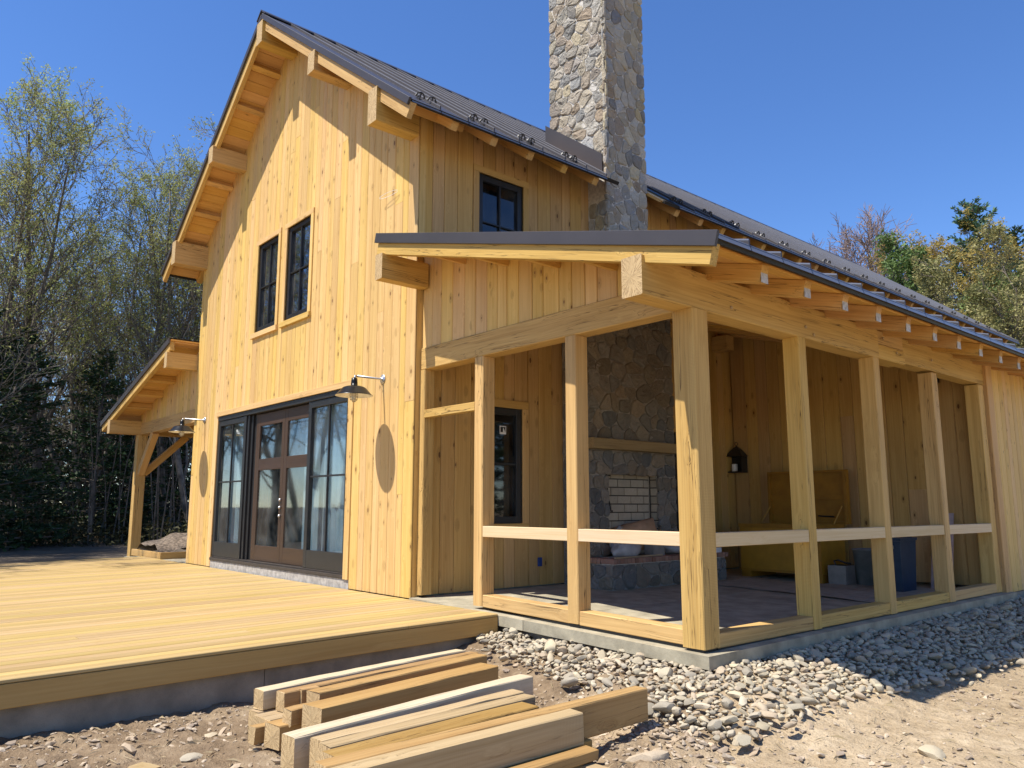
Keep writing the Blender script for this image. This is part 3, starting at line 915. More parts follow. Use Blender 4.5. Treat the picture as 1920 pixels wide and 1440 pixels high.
def porch(left):
    m = lambda x: mirror(x, left)
    sg = -1 if left else 1
    PL = 6.4 if left else HL + 0.4
    pr = MB()
    for (x0, x1) in ((0.0, 4.69),):
        V = []
        for d in (0.052, 0.028):
            V += [(m(x0), -0.54, porch_z(m(x0)) - d), (m(x1), -0.54, porch_z(m(x1)) - d), (m(x1), PL, porch_z(m(x1)) - d), (m(x0), PL, porch_z(m(x0)) - d)]
        pr.add(V, [(0, 3, 2, 1), (4, 5, 6, 7), (0, 1, 5, 4), (1, 2, 6, 5), (2, 3, 7, 6), (3, 0, 4, 7)])
    proof = pr.build('porch_roof', M['soffit'], house)
    y = -0.56
    while y < PL:
        metal_panel(proof, m(0.0), m(4.715), y, y + 0.46, porch_z, 0.05)
        y += 0.46
    slope_piece('rake_metal', proof, M['metal'], m(-0.03 if not left else 0.0), m(4.74), -0.580, -0.550, porch_z, -0.004, 0.118, 0.003)
    slope_piece('eave_metal', proof, M['eave'], m(4.675), m(4.712), -0.55, PL, porch_z, 0.014, 0.085, 0.002)
    slope_piece('rake_board', proof, M['oak'], m(-0.01 if not left else 0.01), m(4.68), -0.549, -0.465, porch_z, 0.052, 0.255)
    x = 0.02
    while x < 4.5:
        x2 = x + 0.179
        xm = m((x + x2) / 2)
        piece('ceiling_board', proof, M['soffit'], (xm, -0.465, porch_z(xm) - 0.068), (xm, PL - 0.05, porch_z(xm) - 0.068), 0.181, 0.022, (1, 0, -PSL * sg), 0.004)
        x = x2 + 0.003
    y = 0.33
    while y < PL - 0.2:
        rr = slope_piece('rafter', proof, M['rafter'], m(0.002), m(4.57), y - 0.052, y + 0.052, porch_z, 0.082, 0.235)
        xa = m(4.5705)
        zc = porch_z(xa) - 0.158
        piece('rafter_end', proof, M['bluewash'], (xa, y, zc - 0.073), (xa, y, zc + 0.073), 0.102, 0.004, (0, 1, 0), 0.001)
        y += 0.680
    for x in (0.86, 1.62, 2.42, 3.18):
        zc = porch_z(m(x)) - 0.155
        piece('lookout', proof, M['rafter'], (m(x), -0.465, zc), (m(x), 0.092, zc), 0.10, 0.13, (1, 0, -PSL * sg), 0.004)
    piece('purlin', proof, M['oak'], (m(0.085), -0.59, 3.855), (m(0.085), 0.072, 3.855), 0.155, 0.31, (1, 0, 0), 0.008, endmat=M['endgrain'])
    # plate along the eave, front beam, siding above it
    xa, xb = sorted((m(3.845), m(4.055)))
    xc = (xa + xb) / 2
    if left:
        piece('porch_plate', house, M['oak'], (xc, -0.585, 2.853), (xc, PL - 0.2, 2.853), 0.21, 0.315, (1, 0, 0), 0.008, endmat=M['endgrain'])
    else:
        piece('porch_plate', house, M['oak'], (xc, -0.585, 2.853), (xc, 3.50, 2.853), 0.21, 0.330, (1, 0, 0), 0.008, endmat=M['endgrain'])
        piece('porch_plate', house, M['oak'], (xc, 3.502, 2.770), (xc, 4.18, 2.770), 0.21, 0.164, (1, 0, 0), 0.008)
        piece('porch_plate', house, M['oak'], (xc - 0.006, 3.502, 2.937), (xc - 0.006, 4.18, 2.937), 0.19, 0.160, (1, 0, 0), 0.008)
        piece('porch_plate', house, M['oak'], (xc - 0.006, 4.182, 2.866), (xc - 0.006, 6.86, 2.866), 0.19, 0.302, (1, 0, 0), 0.008)
        for yy, zz in ((0.62, 2.78), (1.9, 2.80), (3.62, 2.93), (3.95, 2.80), (4.95, 2.84), (2.05, 2.74)):
            g = MB()
            g.lathe([(0.016, 0.0), (0.016, 0.012), (0.013, 0.016)], 8)
            g.build('peg', M['log_pale'], house, False, Matrix.Translation((4.054, yy, zz)) @ Matrix.Rotation(math.pi / 2, 4, 'Y'))
    piece('porch_beam', house, M['oak'], (m(0.03), 0.175, 2.828), (m(3.843), 0.175, 2.828), 0.268, 0.19, (0, 0, 1), 0.008)
    wl = board_wall(house, (0, 0.095, 0), (1, 0, 0), (0, -1, 0), min(m(0.02), m(3.95)), max(m(0.02), m(3.95)), 2.966, lambda x: porch_z(x) - 0.083, [], M['pine'], 0.16, 0.25, seed=21 + left, butt=0.0)
    return proof


porch(False)
porch(True)

def slab_z(x):
    d = x if x > 0 else -HW - x
    return -0.004 - 0.0205 * d


def post(x0, x1, y0, y1, z0, z1, mat='oak', name='porch_post'):
    piece(name, house, M[mat], ((x0 + x1) / 2, (y0 + y1) / 2, z0), ((x0 + x1) / 2, (y0 + y1) / 2, z1), x1 - x0, y1 - y0, (1, 0, 0), 0.009)


post(0.012, 0.105, 0.082, 0.235, 0.025, 2.692)
post(1.085, 1.235, 0.080, 0.255, 0.005, 2.692)
post(2.515, 2.660, 0.080, 0.255, -0.020, 2.692)
post(3.845, 4.060, 0.050, 0.262, -0.060, 2.687)
for y0, y1 in ((1.76, 1.90), (3.36, 3.50), (4.94, 5.10)):
    post(3.875, 4.052, y0, y1, -0.075, 2.687)
post(3.86, 4.045, 6.52, 6.70, -0.075, 2.70)
post(4.00, 4.085, 6.745, 6.945, -0.10, 3.0, 'rafter', 'corner_trim')
box('base_plate', house, M['black'], (3.875, 0.075, -0.086), (4.035, 0.24, -0.062))
# rails
for a, b in ((1.236, 2.514), (2.661, 3.844)):
    piece('porch_rail', house, M['oak_pale'], (a, 0.135, 0.782), (b, 0.135, 0.782), 0.114, 0.09, (0, 0, 1), 0.004)
for a, b in ((0.263, 1.759), (1.901, 3.359), (3.501, 4.939), (5.101, 6.519)):
    zc = 0.778 - 0.002 * a
    piece('porch_rail', house, M['oak_pale'], (4.00, a, zc), (4.00, b, zc - 0.003), 0.114, 0.09, (0, 0, 1), 0.004)
piece('porch_rail', house, M['oak'], (0.106, 0.125, 2.149), (1.084, 0.125, 2.149), 0.096, 0.085, (0, 0, 1), 0.004)
# sills
for a, b in ((1.2355, 2.5145), (2.6605, 3.8445)):
    za, zb = 0.062 - 0.0205 * (a - 1.2), 0.062 - 0.0205 * (b - 1.2)
    piece('porch_sill', house, M['oak'], (a, 0.172, za), (b, 0.172, zb), 0.125, 0.155, (0, 0, 1), 0.006)
for a, b in ((0.263, 1.759), (1.901, 3.359), (3.501, 4.939), (5.101, 6.519)):
    piece('porch_sill', house, M['oak'], (3.965, a, -0.015), (3.965, b, -0.018), 0.115, 0.15, (0, 0, 1), 0.006)
mb = MB()
mb.box((1.24, 0.11, -0.085), (3.85, 0.24, -0.03))
mb.box((3.91, 0.262, -0.088), (4.03, 6.6, -0.074))
mb.build('sill_seal_shade', M['black'], house)  # membrane strip; its black also paints the shade in the gap
# slabs
def slab(name, x0, x1, y0, y1, th, mat):
    V = []
    for dz in (0, -th):
        V += [(x0, y0, slab_z(x0) + dz), (x1, y0, slab_z(x1) + dz), (x1, y1, slab_z(x1) + dz), (x0, y1, slab_z(x0) + dz)]
    F = [(0, 1, 2, 3), (7, 6, 5, 4), (0, 4, 5, 1), (1, 5, 6, 2), (2, 6, 7, 3), (3, 7, 4, 0)]
    return ob(name, mk(name, V, F, mat), house)


slab('porch_floor', 0.004, 1.993, -0.012, 6.78, 0.10, M['floor'])
slab('porch_floor', 2.000, 4.140, -0.012, 6.95, 0.10, M['floor'])
slab('porch_floor', -HW - 4.14, -HW - 0.004, 0.01, 6.4, 0.10, M['conc'])
mb = MB()
mb.box((0.01, 0.10, -0.9), (4.02, 6.7, -0.108))
mb.build('foundation', M['found'], house)
box('foundation', house, M['found'], (-HW - 4.0, 0.12, -0.9), (-HW - 0.01, 6.3, -0.2))
box('foundation', house, M['found'], (0.5, 6.96, -0.9), (4.045, HL, -0.115))
# end wall of the porch and the closed bay behind it
board_wall(house, (0, 6.70, 0), (1, 0, 0), (0, -1, 0), 0.03, 3.98, -0.02, lambda x: porch_z(x) - 0.085, [], M['pine_shaded'], 0.20, 0.30, seed=31, butt=0.1)
board_wall(house, (4.05, 0, 0), (0, 1, 0), (1, 0, 0), 6.95, HL, -0.105, lambda y: porch_z(4.05) - 0.085, [], M['pine'], 0.12, 0.2, seed=33, butt=0.2)
box('porch_beam', house, M['oak'], (0.003, 6.2, 3.72), (0.30, 6.42, 3.98))
# left porch posts with braces
xl = -HW - 4.06
post(xl, xl + 0.215, 0.04, 0.255, -0.09, 2.692)
post(xl, xl + 0.215, 5.6, 5.81, -0.09, 2.692)
piece('brace', house, M['rafter'], (xl + 0.205, 0.15, 1.80), (xl + 1.12, 0.15, 2.70), 0.14, 0.15, (0, 1, 0), 0.006)
piece('brace', house, M['rafter'], (xl + 0.107, 0.245, 1.80), (xl + 0.107, 1.16, 2.70), 0.14, 0.15, (1, 0, 0), 0.006)
piece('brace', house, M['rafter'], (xl + 0.107, 5.61, 1.80), (xl + 0.107, 4.70, 2.70), 0.14, 0.15, (1, 0, 0), 0.006)
# blue outlet box, black sensor, loose wire on the gable
box('outlet_box', house, M['blueplate'], (0.001, 2.02, 0.255), (0.018, 2.095, 0.37))
box('sensor', house, M['black'], (3.42, 6.60, 2.80), (3.50, 6.672, 2.88))
mb = MB()
mb.tube([(-0.62 + 0.24 * math.cos(t) * 0.8, -0.02 - 0.05 * math.sin(t / 2), 5.12 + 0.03 * math.sin(t)) for t in np.linspace(0.3, 6.0, 16)], 0.003, 5)
mb.build('loose_wire', M['sticker'], house)

# ------------------------------------------------------------------ stonework
def clip(poly, n, d):
    out = []
    for i in range(len(poly)):
        p, q = poly[i], poly[(i + 1) % len(poly)]
        a, b = n[0] * p[0] + n[1] * p[1] - d, n[0] * q[0] + n[1] * q[1] - d
        if a <= 0:
            out.append(p)
        if (a < 0 < b) or (b < 0 < a):
            t = a / (a - b)
            out.append((p[0] + t * (q[0] - p[0]), p[1] + t * (q[1] - p[1])))
    return out


def cells(U0, U1, V0, V1, cw, ch, rng, jit=0.36):
    nu, nv = max(1, round((U1 - U0) / cw)), max(1, round((V1 - V0) / ch))
    S_ = []
    for j in range(nv):
        for i in range(nu + (j % 2)):
            if rng.random() < 0.10 and nu > 2:
                continue
            u = U0 + (i + 0.5 - 0.5 * (j % 2) + rng.uniform(-jit, jit)) * (U1 - U0) / nu
            v = V0 + (j + 0.5 + rng.uniform(-jit, jit)) * (V1 - V0) / nv
            S_.append((min(max(u, U0 + 0.015), U1 - 0.015), v))
    out = []
    asp = cw / ch
    for k, (u, v) in enumerate(S_):
        poly = [(U0, V0), (U1, V0), (U1, V1), (U0, V1)]
        for k2, (u2, v2) in enumerate(S_):
            if k2 != k and abs(u2 - u) < 5 * cw and abs(v2 - v) < 5 * ch:
                n = (u2 - u, (v2 - v) * asp * asp)
                d = ((u2 * u2 - u * u) + (v2 * v2 - v * v) * asp * asp) / 2
                poly = clip(poly, n, d)
                if len(poly) < 3:
                    break
        if len(poly) >= 3:
            out.append(poly)
    return out


def inset_round(poly, gap, rng, corner=0.28):
    cu = sum(p[0] for p in poly) / len(poly)
    cv = sum(p[1] for p in poly) / len(poly)
    q = poly
    n = len(poly)
    area = 0.5 * sum(poly[i][0] * poly[(i + 1) % n][1] - poly[(i + 1) % n][0] * poly[i][1] for i in range(n))
    if abs(area) < 0.003:
        return None
    for i in range(n):
        a, b = poly[i], poly[(i + 1) % n]
        ex, ey = b[0] - a[0], b[1] - a[1]
        L = math.hypot(ex, ey)
        if L < 1e-6:
            continue
        nn = (ey / L, -ex / L)
        if area < 0:
            nn = (-nn[0], -nn[1])
        q = clip(q, nn, nn[0] * a[0] + nn[1] * a[1] - gap)
        if len(q) < 3:
            return None
    out = []
    n = len(q)
    for i in range(n):
        a, b = q[i], q[(i + 1) % n]
        if math.hypot(b[0] - a[0], b[1] - a[1]) < 0.012:
            out.append(((a[0] + b[0]) / 2, (a[1] + b[1]) / 2))
            continue
        for t in (corner, 1 - corner):
            out.append((a[0] + t * (b[0] - a[0]) + rng.uniform(-1, 1) * 0.006, a[1] + t * (b[1] - a[1]) + rng.uniform(-1, 1) * 0.006))
    return out


def stones(parent, org, ud, outd, polys, rng, depth=(0.008, 0.026), gap=0.007, mat='stone', name='stone', corner=0.2):
    org, ud, outd = Vector(org), Vector(ud), Vector(outd)
    up = Vector((0, 0, 1))
    for poly in polys:
        q = inset_round(poly, gap, rng, corner)
        if not q or len(q) < 4:
            continue
        cu = sum(p[0] for p in q) / len(q)
        cv = sum(p[1] for p in q) / len(q)
        d = rng.uniform(*depth)
        tx, ty = rng.uniform(-0.10, 0.10), rng.uniform(-0.10, 0.10)
        n = len(q)
        V = [(p[0] - cu, p[1] - cv, -0.02) for p in q]
        V += [(p[0] - cu, p[1] - cv, d * 0.72) for p in q]
        V += [((p[0] - cu) * 0.86, (p[1] - cv) * 0.86, d + (p[0] - cu) * tx + (p[1] - cv) * ty + rng.uniform(-0.005, 0.005)) for p in q]
        V += [((p[0] - cu) * 0.45, (p[1] - cv) * 0.45, d + (p[0] - cu) * tx + (p[1] - cv) * ty + rng.uniform(-0.008, 0.012)) for p in q]
        V.append((rng.uniform(-.02, .02), rng.uniform(-.02, .02), d + rng.uniform(-0.004, 0.012)))
        F = []
        sw = up.cross(outd).dot(ud) < 0
        for r in (0, 1, 2):
            for i in range(n):
                F.append((r * n + i, r * n + (i + 1) % n, (r + 1) * n + (i + 1) % n, (r + 1) * n + i))
        for i in range(n):
            F.append((3 * n + i, 3 * n + (i + 1) % n, 4 * n))
        if up.cross(outd).dot(ud) < 0:
            pass
        m = Matrix((ud, up, outd)).transposed().to_4x4()
        if m.determinant() < 0:
            F = [f[::-1] for f in F]
            m = Matrix((ud, up, outd)).transposed().to_4x4()
        m.translation = org + ud * cu + up * cv
        ob(name, mk(name, V, F, M[mat]), parent, m)


# chimney
rng = random.Random(77)
cm = MB()
cx0, cx1, cy0, cy1 = chim
CT = 10.0
cm.box((cx0 + 0.02, cy0 + 0.02, 6.25), (cx1 - 0.02, cy1 - 0.02, CT))
cm.box((-0.02, cy0 + 0.02, 3.55), (cx1 - 0.02, cy1 - 0.02, 6.25))
chimney = cm.build('chimney', M['mortar'], house)
box('chimney_cap', chimney, M['conc'], (cx0 - 0.06, cy0 - 0.06, CT), (cx1 + 0.06, cy1 + 0.06, CT + 0.1))
P1 = [p for p in cells(cx0 - 0.005, cx1 + 0.028, 5.6, CT, 0.205, 0.185, rng) if max(roof_z(u) + 0.2 < v for u, v in p)]
stones(chimney, (0, cy0 + 0.02, 0), (1, 0, 0), (0, -1, 0), P1, rng)
stones(chimney, (0, cy0 + 0.02, 0), (1, 0, 0), (0, -1, 0), cells(0.02, cx1 + 0.028, 4.0, 5.6, 0.21, 0.24, rng, 0.25), rng)
stones(chimney, (cx1 - 0.02, 0, 0), (0, 1, 0), (1, 0, 0), cells(cy0 - 0.022, cy1 + 0.01, 4.0, CT, 0.19, 0.205, rng), rng)
# flashing
V = []
for x in (cx0 - 0.06, cx1 - 0.055):
    for y in (cy0 - 0.035, cy0 - 0.015):
        V += [(x, y, roof_z(x) - 0.01), (x, y, roof_z(x) + 0.30)]
ob('flashing', mk('flashing', V, [(0, 4, 5, 1), (2, 3, 7, 6), (0, 1, 3, 2), (4, 6, 7, 5), (1, 5, 7, 3)], M['metal']), chimney)

# fireplace inside the porch
fy0, fy1, fx = 2.50, 4.42, 0.50
oy0, oy1, oz1 = 2.92, 3.98, 1.475
hz = 0.375
fm_ = MB()
fd = fx - 0.02
fm_.box((0.002, fy0 + 0.02, -0.06), (fd, oy0 - 0.06, 4.1))
fm_.box((0.002, oy1 + 0.06, -0.06), (fd, fy1, 4.1))
fm_.box((0.002, oy0 - 0.06, oz1 + 0.03), (fd, oy1 + 0.06, 4.1))
fm_.box((0.002, oy0 - 0.06, -0.06), (0.30, oy1 + 0.06, oz1 + 0.03))
fm_.box((fd, 2.46, -0.08), (0.945, 4.95, 0.305))
fm_.box((0.302, oy0 - 0.06, -0.06), (fd, oy1 + 0.06, hz - 0.01))
fire = fm_.build('fireplace', M['mortar_shaded'], house)
sb = MB()
sb.box((0.301, oy0 - 0.002, hz), (0.315, oy1 + 0.002, oz1 + 0.029))
sb.box((0.316, oy0 - 0.059, hz), (fd - 0.01, oy0 - 0.04, oz1 + 0.029))
sb.box((0.316, oy1 + 0.04, hz), (fd - 0.01, oy1 + 0.059, oz1 + 0.029))
sb.build('firebox', M['soot'], fire)
fo = ((fx - 0.02, 0, 0), (0, 1, 0), (1, 0, 0))
rects = [(fy0 - 0.01, fy1, 1.975, 3.9), (fy0 - 0.01, fy1, oz1, 1.82), (fy0 - 0.01, oy0, hz, oz1), (oy1, fy1, hz, oz1)]
for r in rects:
    cw = 0.23 if r[3] - r[2] > 1.2 and r[1] - r[0] > 1 else 0.215
    stones(fire, *fo, cells(*r, cw, 0.20, rng), rng, (0.012, 0.03), mat='stone_shaded', name='fireplace_stone')
stones(fire, (0, fy0 + 0.02, 0), (1, 0, 0), (0, -1, 0), cells(0.01, fx + 0.01, 0.0, 3.9, 0.25, 0.25, rng, 0.25), rng, (0.012, 0.028), mat='stone_shaded', name='fireplace_stone')
stones(fire, (0.945, 0, 0), (0, 1, 0), (1, 0, 0), cells(2.445, 4.95, -0.02, 0.30, 0.26, 0.17, rng), rng, (0.012, 0.028), mat='stone_shaded', name='fireplace_stone')
stones(fire, (0, 2.46, 0), (1, 0, 0), (0, -1, 0), cells(0.48, 0.96, -0.02, 0.30, 0.22, 0.17, rng, 0.2), rng, (0.012, 0.028), mat='stone_shaded', name='fireplace_stone')
for k in range(36):
    y = 2.44 + k * 0.0705
    box('brick', fire, M['brick'], (0.76 + rng.uniform(-.003, .003), y, 0.31), (0.985 + rng.uniform(-.006, .006), y + 0.0625, hz + rng.uniform(-.002, .002)), 0.004)
for k in range(4):
    box('brick', fire, M['brick'], (0.505 + k * 0.064, 2.43, 0.31), (0.505 + k * 0.064 + 0.057, 2.65, hz), 0.004)
mb = MB()
mb.box((0.50, 2.655, 0.30), (0.757, 4.95, hz - 0.006))
mb.box((0.765, 2.45, 0.30), (0.97, 4.9, hz - 0.012))
mb.build('hearth_bed', M['mortar'], fire)
box('mantel', fire, M['mantel'], (fx + 0.002, 2.455, 1.825), (0.66, 4.37, 1.968), 0.008)
bh = 0.118
for r in range(11):
    z0 = hz + 0.004 + r * bh
    z1 = min(z0 + bh - 0.014, oz1 + 0.02)
    if z1 - z0 < 0.02:
        continue
    off = 0.14 * (r % 2)
    y = oy0 - 0.2 + off
    while y < oy1:
        a, b = max(y, oy0), min(y + 0.270, oy1)
        if b - a > 0.03:
            box('fire_brick', fire, M['firebrick'], (0.316, a, z0), (0.330, b, z1), 0.002)
        y += 0.285
    for k in range(1):
        xa = 0.335
        box('fire_brick', fire, M['firebrick'], (xa, oy0 - 0.039, z0), (xa + 0.12, oy0 - 0.026, z1), 0.002)
        box('fire_brick', fire, M['firebrick'], (xa, oy1 + 0.026, z0), (xa + 0.12, oy1 + 0.039, z1), 0.002)
mb = MB()
mb.tube([(0.36, 3.02, 1.50), (0.36, 3.03, 1.30), (0.37, 3.06, 1.10), (0.37, 3.09, 0.98), (0.37, 3.11, 0.97), (0.37, 3.12, 0.99)], 0.009, 6)
mb.tube([(0.36, 2.93, 1.47), (0.36, 3.10, 1.48)], 0.008, 6)
mb.build('pot_hook', M['black'], fire)

# ================================================================== DECK
def deck_z(y):
    return -0.020 + 0.013 * y


deck = empty('wooden_deck', (-2, -3.5, -0.1), 'low honey-coloured wooden deck in front of the gable', 'deck')
x = 1.628
k = 0
DY0 = -7.4
while x > -10.3:
    w = 0.139
    xm = x - w / 2
    seq = [DY0, -0.02]
    if R.random() < 0.55:
        seq = [DY0, R.choice([-5.9, -4.7, -3.5, -2.3, -1.1]) + R.uniform(-.02, .02), -0.02]
    for a, b in zip(seq[:-1], seq[1:]):
        a2 = a + (0.002 if a > DY0 else 0)
        b2 = b - (0.002 if b < -0.02 else 0)
        dz = R.uniform(-0.0012, 0.0012)
        piece('deck_board', deck, M['deck'], (xm, a2, deck_z(a2) - 0.014 + dz), (xm, b2, deck_z(b2) - 0.014 + dz), w - 0.008, 0.027, (1, 0, 0), 0.005)
    x -= w
xe = x
for y0, y1 in ((DY0, -5.6), (-5.597, -0.022)):
    piece('rim_board', deck, M['rim'], (1.606, y0, deck_z(y0) - 0.11), (1.606, y1, deck_z(y1) - 0.11), 0.036, 0.158, (1, 0, 0), 0.004)
mb = MB()
mb.box((xe + 0.05, DY0 + 0.05, -0.9), (1.555, -2.42, -0.235))
mb.box((xe + 0.05, -2.414, -0.9), (1.555, -0.03, -0.20))
mb.build('foundation', M['found'], deck)
piece('joist', deck, M['rim'], (-4, -1.2, -0.12), (-4, -1.1, -0.12), 11, 0.12, (1, 0, 0), 0.003)

# ================================================================== LAMPS ON THE GABLE
def wall_lamp(x, z, label):
    t = empty('wall_lamp', (x, 0, z), label, 'lamp', 'barn lamps on the gable wall')
    m = MB()
    m.lathe([(0.062, -0.001), (0.062, -0.008), (0.045, -0.016), (0.022, -0.022), (0.018, -0.05), (0.013, -0.055), (0.013, -0.38)], 18, (x, 0, z), 0, 'y')
    m.tube([(x, -0.375, z), (x, -0.40, z - 0.004), (x, -0.412, z - 0.03)], 0.018, 10)
    m.build('arm', M['steel'], t, True)
    zt = z - 0.03
    m = MB()
    m.lathe([(0.018, zt + 0.004), (0.036, zt), (0.040, zt - 0.05), (0.043, zt - 0.095), (0.075, zt - 0.102)], 20, (x, -0.412, 0), 0, cap=False)
    m.build('neck', M['lampblack'], t, True)
    m = MB()
    prof = [(0.05, zt - 0.098), (0.10, zt - 0.105), (0.135, zt - 0.118), (0.150, zt - 0.130), (0.215, zt - 0.205), (0.232, zt - 0.216), (0.234, zt - 0.222)]
    m.lathe(prof, 40, (x, -0.412, 0), 0, cap=False)
    inner = [(0.232, zt - 0.222), (0.213, zt - 0.212), (0.148, zt - 0.138), (0.10, zt - 0.113), (0.02, zt - 0.108)]
    m.lathe(inner, 40, (x, -0.412, 0), 1, cap=False)
    m.build('lamp_shade', [M['lampblack'], M['enamel']], t, True)
    m = MB()
    for zz, r in ((zt - 0.20, 0.045), (zt - 0.235, 0.047), (zt - 0.27, 0.040)):
        m.tube([(x + r * math.cos(a), -0.412 + r * math.sin(a), zz) for a in np.linspace(0, 2 * math.pi, 17)], 0.004, 5)
    for k in range(6):
        a = k * math.pi / 3
        m.tube([(x + r * math.cos(a), -0.412 + r * math.sin(a), zz) for r, zz in ((0.045, zt - 0.16), (0.047, zt - 0.235), (0.040, zt - 0.275), (0.015, zt - 0.30), (0.0, zt - 0.302))], 0.004, 5)
    m.build('cage', M['steel'], t, True)
    m = MB()
    m.lathe([(0.018, zt - 0.11), (0.022, zt - 0.17), (0.034, zt - 0.215), (0.033, zt - 0.25), (0.015, zt - 0.282), (0.001, zt - 0.287)], 14, (x, -0.412, 0))
    m.build('bulb', M['bulb'], t, True)


wall_lamp(-0.722, 2.664, 'black barn lamp on a galvanised arm right of the glazed doors')
wall_lamp(-7.115, 2.664, 'black barn lamp on a galvanised arm left of the glazed doors')

# ================================================================== THINGS ON THE PORCH
lx, ly, lz = 0.13, 6.695, 1.62
lan = empty('lantern', (lx, ly, lz), 'dark metal wall lantern with pointed roof on the porch end wall', 'lantern')
m = MB()
m.box((lx - 0.16, ly - 0.17, lz), (lx + 0.16, ly - 0.002, lz + 0.025))
m.box((lx - 0.16, ly - 0.022, lz + 0.025), (lx + 0.16, ly - 0.002, lz + 0.28))
for sx in (-1, 1):
    m.box((lx + sx * 0.15 - 0.01, ly - 0.17, lz + 0.025), (lx + sx * 0.15 + 0.01, ly - 0.15, lz + 0.28))
m.box((lx + 0.145, ly - 0.15, lz + 0.025), (lx + 0.157, ly - 0.02, lz + 0.28))
m.add([(lx - 0.18, ly - 0.19, lz + 0.28), (lx + 0.18, ly - 0.19, lz + 0.28), (lx + 0.18, ly - 0.002, lz + 0.28), (lx - 0.18, ly - 0.002, lz + 0.28),
       (lx - 0.08, ly - 0.12, lz + 0.40), (lx + 0.08, ly - 0.12, lz + 0.40), (lx + 0.08, ly - 0.03, lz + 0.40), (lx - 0.08, ly - 0.03, lz + 0.40), (lx, ly - 0.07, lz + 0.47)],
      [(3, 2, 1, 0), (0, 1, 5, 4), (1, 2, 6, 5), (2, 3, 7, 6), (3, 0, 4, 7), (4, 5, 8), (5, 6, 8), (6, 7, 8), (7, 4, 8)])
m.tube([(lx + 0.03 * math.cos(a), ly - 0.07, lz + 0.50 + 0.03 * math.sin(a)) for a in np.linspace(0, 6.28, 13)], 0.006, 5)
m.build('lantern_body', M['black'], lan)
m = MB()
m.lathe([(0.05, lz + 0.026), (0.05, lz + 0.15), (0.035, lz + 0.155)], 14, (lx - 0.04, ly - 0.09, 0))
m.build('candle', M['enamel'], lan)

cx, cy = 0.78, 5.62
ch = empty('tool_chest', (1.45, 6.0, -0.05), 'worn yellow steel tool chest with its lid open against the end wall', 'tool chest')
def obox(m, lo, hi, mi=0):
    m.box(lo, hi, mi)
X0, X1, Y0, Y1, Z0, Z1 = 0.78, 2.10, 5.62, 6.35, 0.075, 0.775
m = MB()
t_ = 0.03
m.box((X0, Y0, Z0), (X1, Y0 + t_, Z1))
m.box((X0, Y1 - t_, Z0), (X1, Y1, Z1))
m.box((X0, Y0 + t_, Z0), (X0 + t_, Y1 - t_, Z1))
m.box((X1 - t_, Y0 + t_, Z0), (X1, Y1 - t_, Z1))
m.box((X0 + t_, Y0 + t_, Z0), (X1 - t_, Y1 - t_, Z0 + t_))
m.build('chest_body', M['yellow'], ch)
m = MB()
m.box((X0 - 0.012, Y0 - 0.012, Z1 - 0.05), (X1 + 0.012, Y0 - 0.001, Z1 + 0.01))
m.box((X1 + 0.001, Y0, Z1 - 0.05), (X1 + 0.012, Y1, Z1 + 0.01))
m.box((X0 - 0.008, Y0 - 0.006, Z0 - 0.005), (X1 + 0.006, Y0 - 0.001, Z0 + 0.03))
m.box((X1 - 0.05, Y0 - 0.006, Z0 + 0.031), (X1 + 0.005, Y0 - 0.001, Z1 - 0.051))
m.build('chest_rim', M['yellow_in'], ch)
for a in (X0, X1 - 0.16):
    box('skid', ch, M['yellow_in'], (a, Y0 + 0.01, -0.045), (a + 0.16, Y1 - 0.01, 0.07))
m = MB()
lx0, lx1, l0, l1, ly_ = 0.86, 2.18, 0.78, 1.60, 6.42
m.box((lx0, ly_, l0), (lx1, ly_ + 0.02, l1))
for a, b in (((lx0, ly_ - 0.07, l0), (lx0 + 0.04, ly_, l1)), ((lx1 - 0.05, ly_ - 0.07, l0), (lx1, ly_, l1)), ((lx0 + 0.04, ly_ - 0.07, l1 - 0.03), (lx1 - 0.05, ly_, l1)),
             ((lx0 + 0.04, ly_ - 0.04, 1.15), (lx1 - 0.05, ly_, 1.22)), ((lx0 + 0.04, ly_ - 0.06, l0), (lx1 - 0.05, ly_, l0 + 0.04))):
    m.box(a, b)
m.build('chest_lid', M['yellow_in'], ch)
m = MB()
m.tube([(lx0 + 0.05, ly_ - 0.09, 1.05), (X0 + 0.05, Y1 - 0.2, Z1 + 0.01)], 0.012, 6)
m.tube([(lx1 - 0.08, ly_ - 0.09, 1.05), (X1 - 0.05, Y1 - 0.2, Z1 + 0.01)], 0.012, 6)
m.build('lid_stay', M['yellow'], ch)
m = MB()
m.tube([(1.7, ly_ - 0.05, 0.90), (1.95, ly_ - 0.05, 0.89)], 0.012, 6)
m.build('lid_handle', M['black'], ch)

cb = MB()
bz = slab_z(2.4)
cb.box((2.17, 5.66, bz), (2.43, 5.98, bz + 0.27), 0)
cb.box((2.19, 5.68, bz + 0.2705), (2.41, 5.96, bz + 0.274), 1)
cb.tube([(2.26, 5.72, bz + 0.274), (2.24, 5.72, bz + 0.33), (2.26, 5.80, bz + 0.34), (2.34, 5.86, bz + 0.30), (2.40, 5.9, bz + 0.29)], 0.012, 5, 1)
tb = cb.build('carton', [M['card'], M['black']], None)
setp(tb, 'small grey box with a dark tool on top, on the porch floor beside the chest', 'box')

m = MB()
m.lathe([(0.17, bz), (0.20, bz + 0.48), (0.215, bz + 0.485), (0.215, bz + 0.50), (0.19, bz + 0.505), (0.19, bz + 0.49), (0.165, bz + 0.06)], 24, (2.58, 6.05, 0))
setp(m.build('bucket', M['greyplast'], None, True), 'round grey plastic tub behind the small grey box', 'tub')

